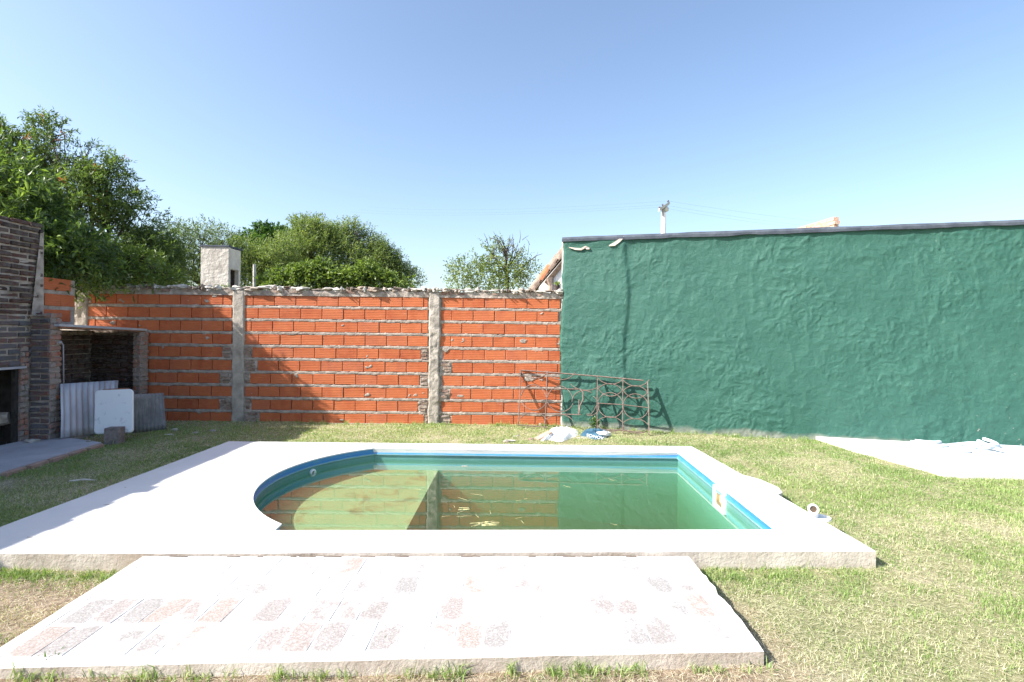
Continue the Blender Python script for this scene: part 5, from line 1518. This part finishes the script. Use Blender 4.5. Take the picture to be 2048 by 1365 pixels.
# willow-like shrubs behind the chimney
tree('loose_shrub', 'loose olive green shrub rising behind the square chimney', 'shrub', (-7.5, 13.0, 0), [B(375, 500, 40, 13), B(345, 480, 30, 13), B(410, 478, 28, 13.2), B(445, 488, 26, 13.3), B(385, 545, 40, 12.8), B(450, 530, 40, 13), B(340, 540, 34, 12.8)], 1700, 9, .085, .022, .32, M['leaf_mid'], 71, .07, 80, .40, 1.4, .1, tw=.004)
tree('dark_tree', 'dark rounded green tree top between the chimney and the tallest trees', 'tree', (-8.6, 19, 0), [B(500, 500, 30, 19), B(530, 478, 22, 19), B(560, 482, 22, 19.2), B(555, 466, 9, 19), B(518, 470, 13, 19), B(580, 500, 30, 19), B(540, 520, 40, 19)], 1500, 8, .15, .07, .3, M['leaf_far'], 72, .1, 30, .30, 1.2, .2)
mid_tr = [
    ('leafy_tree', 'tallest olive green tree in the group behind the middle of the wall', [B(618, 480, 34, 15), B(600, 462, 18, 15), B(640, 462, 16, 15), B(625, 515, 44, 14.8), B(590, 510, 34, 14.8), B(652, 505, 34, 15)], 2300),
    ('leafy_tree', 'olive green tree just right of the tallest one behind the wall', [B(690, 478, 30, 15.5), B(672, 500, 34, 15.5), B(712, 470, 18, 15.5), B(725, 495, 30, 15.6), B(705, 525, 44, 15.2), B(745, 520, 26, 15.5)], 2200),
    ('leafy_tree', 'small right hand tree stepping down behind the middle of the wall', [B(768, 525, 22, 16), B(780, 545, 24, 16), B(800, 552, 18, 16), B(757, 500, 14, 16), B(822, 562, 13, 16), B(790, 520, 8, 16)], 1100),
    ('leafy_tree', 'low bushy tree directly right of the chimney behind the wall', [B(500, 545, 34, 13.5), B(545, 535, 34, 13.5), B(485, 505, 22, 13.6), B(560, 508, 22, 13.6)], 1300)]
for i, (nm, lab, bb, n_) in enumerate(mid_tr):
    c = bb[0]
    tree(nm, lab, 'tree', (c[0], c[1], 0), bb, int(n_ * 1.35), 9, .085, .024, .34, M['leaf_olive'], 80 + i, .09, 60, .47, 1.7, .05, group='trees behind the brick wall')
# creeper tumbling along the top of the wall
cb = [B(x_, y_, rr__, 9.4) for x_, y_, rr__ in ((560, 560, 18), (590, 556, 20), (625, 552, 24), (655, 558, 20), (690, 560, 18), (720, 558, 20), (750, 556, 18), (775, 565, 12), (800, 566, 10), (640, 540, 14), (735, 540, 14), (822, 571, 6), (530, 568, 10))]
t = thing('creeper', 'light green creeper tumbling along behind the top of the brick wall', 'creeper', (-3.0, 9.4, 0))
P, D = blob_pts(cb, 1500, 90, .28, 2.2, .2)
leaves('foliage', P, D, 7, .075, .040, .16, M['leaf_light'], t, 90, .3)
mb = MB(); rr = random.Random(5)
for b in cb:
    mb.tube([(b[0] + rr.uniform(-.1, .1), 9.45, 0), (b[0], 9.42, b[2] * .6), (b[0], b[1], b[2])], [.012, .009, .005], 5)
mb.build('stem', M['bark'], t)
# thin tree on the right with bare branches
rt = [B(985, 512, 26, 14), B(955, 520, 24, 14), B(925, 548, 26, 13.8), B(900, 566, 16, 13.8), B(975, 555, 34, 13.8), B(1020, 560, 30, 13.8), B(1055, 552, 24, 14), B(1035, 530, 22, 14), B(965, 495, 16, 14.1), B(1000, 490, 12, 14.1), B(1075, 565, 16, 14)]
t = thing('thin_tree', 'thin pale green tree with bare dark branches left of the tiled house', 'tree', (-.2, 14, 0))
P, D = blob_pts(rt, 1050, 95, .47, 2.0, .2)
leaves('crown', P, D, 7, .075, .034, .24, M['leaf_olive'], t, 95, .1)
mb = MB()
def br(pts, r0_, r1_, y=13.9):
    q = [ony(px, py, y + 0.15 * math.sin(i * 2.3 + px)) for i, (px, py) in enumerate(pts)]
    n_ = len(q); mb.tube(q, [r0_ + (r1_ - r0_) * i / (n_ - 1) for i in range(n_)], 6)
br([(1010, 640), (1013, 600), (1015, 563), (1012, 530), (1013, 500), (1008, 492)], .07, .02)
br([(1013, 548), (1005, 532), (990, 517), (975, 512)], .045, .012)
br([(1012, 520), (1008, 500), (1000, 485), (988, 478), (978, 476)], .03, .006)
br([(1013, 505), (1018, 488), (1020, 470)], .02, .004)
br([(1008, 492), (1003, 478), (992, 470)], .016, .004)
br([(1015, 540), (1024, 512), (1027, 490), (1025, 468)], .022, .004)
br([(1018, 530), (1040, 505), (1050, 488)], .018, .004)
br([(1027, 520), (1032, 498), (1036, 485)], .014, .003)
br([(1030, 560), (1050, 530), (1072, 512), (1085, 508)], .022, .004)
br([(975, 512), (960, 524), (950, 535)], .014, .005)
br([(1013, 540), (1032, 512), (1038, 497)], .02, .004)
rr = random.Random(12)
for k in range(70):
    a = rr.uniform(-2.6, -.5); sx_, sy_ = rr.gauss(1015, 22), rr.uniform(480, 545)
    L_ = rr.uniform(10, 26)
    br([(sx_, sy_), (sx_ + math.cos(a) * L_ * .5 + rr.uniform(-2, 2), sy_ + math.sin(a) * L_ * .5), (sx_ + math.cos(a) * L_, sy_ + math.sin(a) * L_)], .009, .003)
mb.build('trunk', M['bark'], t, smooth=True)

# ------------------------------------------------------------------ grass
def inside(poly, x, y, grow=0.0):
    p = np.array(poly); c = p.mean(0); p = c + (p - c) * (1 + grow)
    res = np.zeros(len(x), bool); j = len(p) - 1
    for i in range(len(p)):
        xi, yi = p[i]; xj, yj = p[j]
        cond = ((yi > y) != (yj > y)) & (x < (xj - xi) * (y - yi) / (yj - yi + 1e-12) + xi)
        res ^= cond; j = i
    return res
def scatter(n, y0, y1, seed, margin=1.05):
    rs = np.random.RandomState(seed)
    y = rs.uniform(y0, y1, n * 3); x = rs.uniform(-1, 1, n * 3) * (y1 * margin)
    k = (np.abs(x) < y * margin + .3)
    x, y = x[k], y[k]
    bad = inside(outer, x, y, 0.0) | inside(patio, x, y, -.006) | inside(slab_poly, x, y) | inside(path_poly, x, y, .012)
    bad |= y > WY - .05
    gy_ = GA.y + (x - GA.x) * GU.y / GU.x
    bad |= (x > GA.x) & (y > gy_ - .035)
    bad |= (x < -5.5) & (y > 6.3)
    x, y = x[~bad], y[~bad]
    return x[:n], y[:n]
def blades(x, y, hgt, wid, tint, seed, lean=.5, flat=False):
    rs = np.random.RandomState(seed); n = len(x)
    a = rs.uniform(0, 2 * np.pi, n); z = ground_h(x, y) - .004
    base = np.stack([x, y, z], 1)
    ln = lean * rs.uniform(.2, 1.3, n); az = rs.uniform(0, 2 * np.pi, n)
    if flat:
        dv = np.stack([np.cos(az), np.sin(az), rs.uniform(.0, .35, n)], 1)
        base[:, 2] += .006 + .012 * rs.uniform(0, 1, n)
        mid = base + dv * hgt[:, None] * .5; tip = base + dv * hgt[:, None]; tip[:, 2] = base[:, 2] + rs.uniform(-.002, .012, n)
    else:
        off = np.stack([np.cos(az), np.sin(az)], 1)
        mid = base.copy(); mid[:, :2] += off * (hgt * ln * .28)[:, None]; mid[:, 2] += hgt * .58
        tip = base.copy(); tip[:, :2] += off * (hgt * ln * .95)[:, None]; tip[:, 2] += hgt * (1 - .28 * ln)
    sd = np.stack([np.cos(a), np.sin(a), 0 * a], 1) * (wid / 2)[:, None]
    V = np.stack([base - sd, base + sd, mid + sd * .8, mid - sd * .8, tip], 1).reshape(-1, 3)
    k = np.arange(n)[:, None] * 5
    return V, k + np.array([0, 1, 2, 3]), k + np.array([3, 2, 4]), tint
def lawn(name, sets, label):
    Vs, Qs, Ts, tq = [], [], [], []; off = 0
    for V, Q, T, t in sets:
        Vs.append(V); Qs.append(Q + off); Ts.append(T + off); tq.append(t); off += len(V)
    me = npmesh(name, np.concatenate(Vs), np.concatenate(Qs), False, np.concatenate(Ts))
    tt = np.concatenate(tq); at = me.attributes.new('tint', 'FLOAT', 'FACE')
    at.data.foreach_set('value', np.concatenate([tt, tt]).astype(np.float32))
    return tag(link(name, me, mat=M['grass']), label, 'grass', kind='stuff')
sets = []; dsets = []
zones = [(1.9, 3.0, 42000, 1), (3.0, 4.5, 52000, 2), (4.5, 6.4, 62000, 3), (6.4, 8.2, 60000, 4)]
for (ya, yb, n_, sd_) in zones:
    x, y = scatter(n_, ya, yb, sd_)
    lush = fbm(x * 1.5, y * 1.5, 200, 3) + .25 * (fbm(x * 4, y * 4, 230, 2) - .5); clump = fbm(x * 7, y * 7, 210, 2)
    rs = np.random.RandomState(sd_ + 40)
    # drier on the right and in the foreground, greener by the walls and on the left
    keep = rs.uniform(0, 1, len(x)) < np.clip(.38 + 1.9 * (lush - .35) + 1.2 * (clump - .5), .14, 1)
    x, y, lush, clump = x[keep], y[keep], lush[keep], clump[keep]
    n1 = len(x)
    brown = np.clip((3.15 - y) * 2, 0, 1) * np.clip((1.35 - x) * 2, 0, 1)
    pat = fbm(x * 2.6, y * 2.6, 300, 3)
    brown = np.clip(brown * (1.15 - 1.1 * (pat > .58)), 0, 1)
    dry = rs.uniform(0, 1, n1) < .75 * brown + np.clip(.42 - 1.1 * (lush - .3), .06, .75)
    hgt = (1 - .45 * brown) * (.014 + .030 * clump * rs.uniform(.4, 1.4, n1)) * np.where(dry, .8, 1)
    tall = rs.uniform(0, 1, n1) < .012 * np.clip(clump * 3 - .8, 0, 1)
    hgt = hgt + np.where(tall, .05, 0)
    tint = np.where(dry, rs.uniform(.62, .88, n1) + .12 * (brown > .4), np.clip(.15 + .45 * rs.uniform(0, 1, n1) + .3 * (vn(x * .8, y * .8, 220) - .5), 0, .6))
    wid = (.0022 + .0007 * (y - 2)) * rs.uniform(.7, 1.4, n1)
    sets.append(blades(x, y, hgt, wid, tint, sd_ + 60, .75))
    x, y = scatter(int(n_ * .55), ya, yb, sd_ + 90); n2 = len(x)
    dd_ = fbm(x * 1.5, y * 1.5, 200, 3); keep = rs.uniform(0, 1, n2) < np.clip(1.25 - 1.6 * dd_, .1, 1); x, y = x[keep], y[keep]; n2 = len(x)
    dsets.append(blades(x, y, rs.uniform(.02, .06, n2), (.002 + .0006 * (y - 2)) * rs.uniform(.7, 1.2, n2), np.clip(rs.uniform(.66, .9, n2) + .10 * ((y < 3.1) & (x < 1.3)), 0, 1), sd_ + 120, flat=True))
lawn('lawn_grass', sets, 'short patchy green grass growing round the pool deck')
lawn('dry_thatch', dsets, 'pale dry grass clippings lying between the green blades')
# edge tufts: along deck front left, patio front, wall foot
tx, ty, th_ = [], [], []
rs = np.random.RandomState(77)
def tuft_line(p, q, n_, spread, h0, h1):
    for k in range(n_):
        t = rs.uniform(); cx_, cy_ = p[0] + (q[0] - p[0]) * t, p[1] + (q[1] - p[1]) * t
        m_ = rs.randint(8, 26); hh_ = rs.uniform(h0, h1)
        for _ in range(m_):
            tx.append(cx_ + rs.normal(0, .018)); ty.append(cy_ + rs.normal(0, .012) - abs(rs.normal(0, spread))); th_.append(hh_ * rs.uniform(.5, 1.1))
tuft_line((-2.1, 2.06), (1.1, 2.22), 46, .03, .03, .09)
tuft_line((-3.3, 3.03), (-2.15, 3.03), 40, .05, .03, .08)
tuft_line((1.12, 3.1), (1.8, 3.16), 16, .03, .03, .07)
tuft_line((-4, 8.12), (.8, 8.12), 90, .05, .03, .10)
tuft_line((.9, 8.08), (4.1, 7.18), 80, .05, .03, .10)
tuft_line((-4.6, 4.7), (-3.5, 3.6), 24, .3, .04, .09)
tuft_line((-2.9, 2.6), (-2.2, 2.3), 30, .15, .04, .10)
tx, ty, th_ = map(np.array, (tx, ty, th_))
V_ = blades(tx, ty, th_, .0038 * rs.uniform(.7, 1.4, len(tx)), np.clip(rs.normal(.38, .12, len(tx)), 0, .58), 8, .8)
lawn('edge_tufts', [V_], 'taller grass tufts along the slab edges and wall feet')

# broad-leaf weeds
def weed(px, py, z, n_, ll, lw, hgt, label, seed, upright=.6):
    p = onz(px, py, z); rs2 = np.random.RandomState(seed)
    t = thing('weed', label, 'weed', (p.x, p.y, z))
    a = rs2.uniform(0, 2 * np.pi, n_)
    D = np.stack([np.cos(a) * (1 - upright), np.sin(a) * (1 - upright), np.full(n_, upright) + rs2.uniform(0, .3, n_)], 1); D /= np.linalg.norm(D, axis=1, keepdims=True)
    P0 = np.stack([p.x + rs2.normal(0, hgt * .18, n_), p.y + rs2.normal(0, hgt * .12, n_), z + rs2.uniform(0, hgt * .6, n_)], 1)
    leaves('foliage', P0, D, 4, ll, lw, hgt * .4, M['weed'], t, seed, .25)
    mb = MB()
    for k in range(min(10, n_)): mb.tube([(p.x, p.y, z - .01), tuple(P0[k]), tuple(P0[k] + D[k] * hgt * .3)], [.003, .002, .001], 4)
    mb.build('stem', M['weed_stem'], t)
    return t
M['weed_stem'] = simple('weed_stem', (0.08, 0.13, 0.04), (0.14, 0.18, 0.07), 20, .8, 0)
weed(1190, 862, 0, 46, .045, .02, .22, 'bushy green weed growing behind the blue sack at the wall', 1)
weed(1503, 1322, 0.02, 3, .075, .040, .06, 'broad leaved weed standing at the front right patio corner', 2, .9)
weed(1525, 1352, 0.0, 5, .05, .02, .05, 'small grassy weed just below the front right patio corner', 3, .5)
weed(400, 1338, 0.02, 60, .022, .014, .05, 'low clover like weed patch touching the front patio edge on the left', 4, .4)
weed(740, 1322, 0.02, 8, .06, .008, .06, 'upright grassy weed in front of the middle of the patio', 5, .9)
weed(100, 1350, 0.02, 30, .05, .007, .07, 'bright grass tuft at the front left corner of the patio', 6, .8)
weed(1395, 1118, 0.02, 12, .03, .010, .05, 'dark small weed in the corner between deck and patio', 7, .6)
for i, (px, lab) in enumerate(((383, 'tiny weed on the wall top under the overhanging tree'), (448, 'yellow green weed on the wall top below the chimney'), (530, 'small weed on the wall top right of the thin post'), (905, 'small weed on the wall top right of the second pillar'))):
    p = ony(px, 575, WY + .05); rs2 = np.random.RandomState(i)
    t = thing('weed', lab, 'weed', (p.x, p.y, 2.06))
    a = rs2.uniform(0, 6.28, 14); D = np.stack([np.cos(a) * .6, np.sin(a) * .6, np.full(14, .8)], 1); D /= np.linalg.norm(D, axis=1, keepdims=True)
    P0 = np.stack([p.x + rs2.normal(0, .05, 14), p.y + rs2.normal(0, .02, 14), 2.06 + rs2.uniform(0, .03, 14)], 1)
    leaves('foliage', P0, D, 3, .045, .014, .06, M['leaf_light'], t, i, .2)
# potted plant leaves
rs2 = np.random.RandomState(9); n_ = 24
a = rs2.uniform(0, 6.28, n_); D = np.stack([np.cos(a) * .5, np.sin(a) * .5, np.full(n_, .9)], 1); D /= np.linalg.norm(D, axis=1, keepdims=True)
P0 = np.stack([pt.x + rs2.normal(0, .02, n_), pt.y + rs2.normal(0, .02, n_), pt.z + .05 + rs2.uniform(0, .04, n_)], 1)
leaves('foliage', P0, D, 3, .07, .022, .05, M['leaf_light'], pot, 9, .2, np.full(n_, .95))
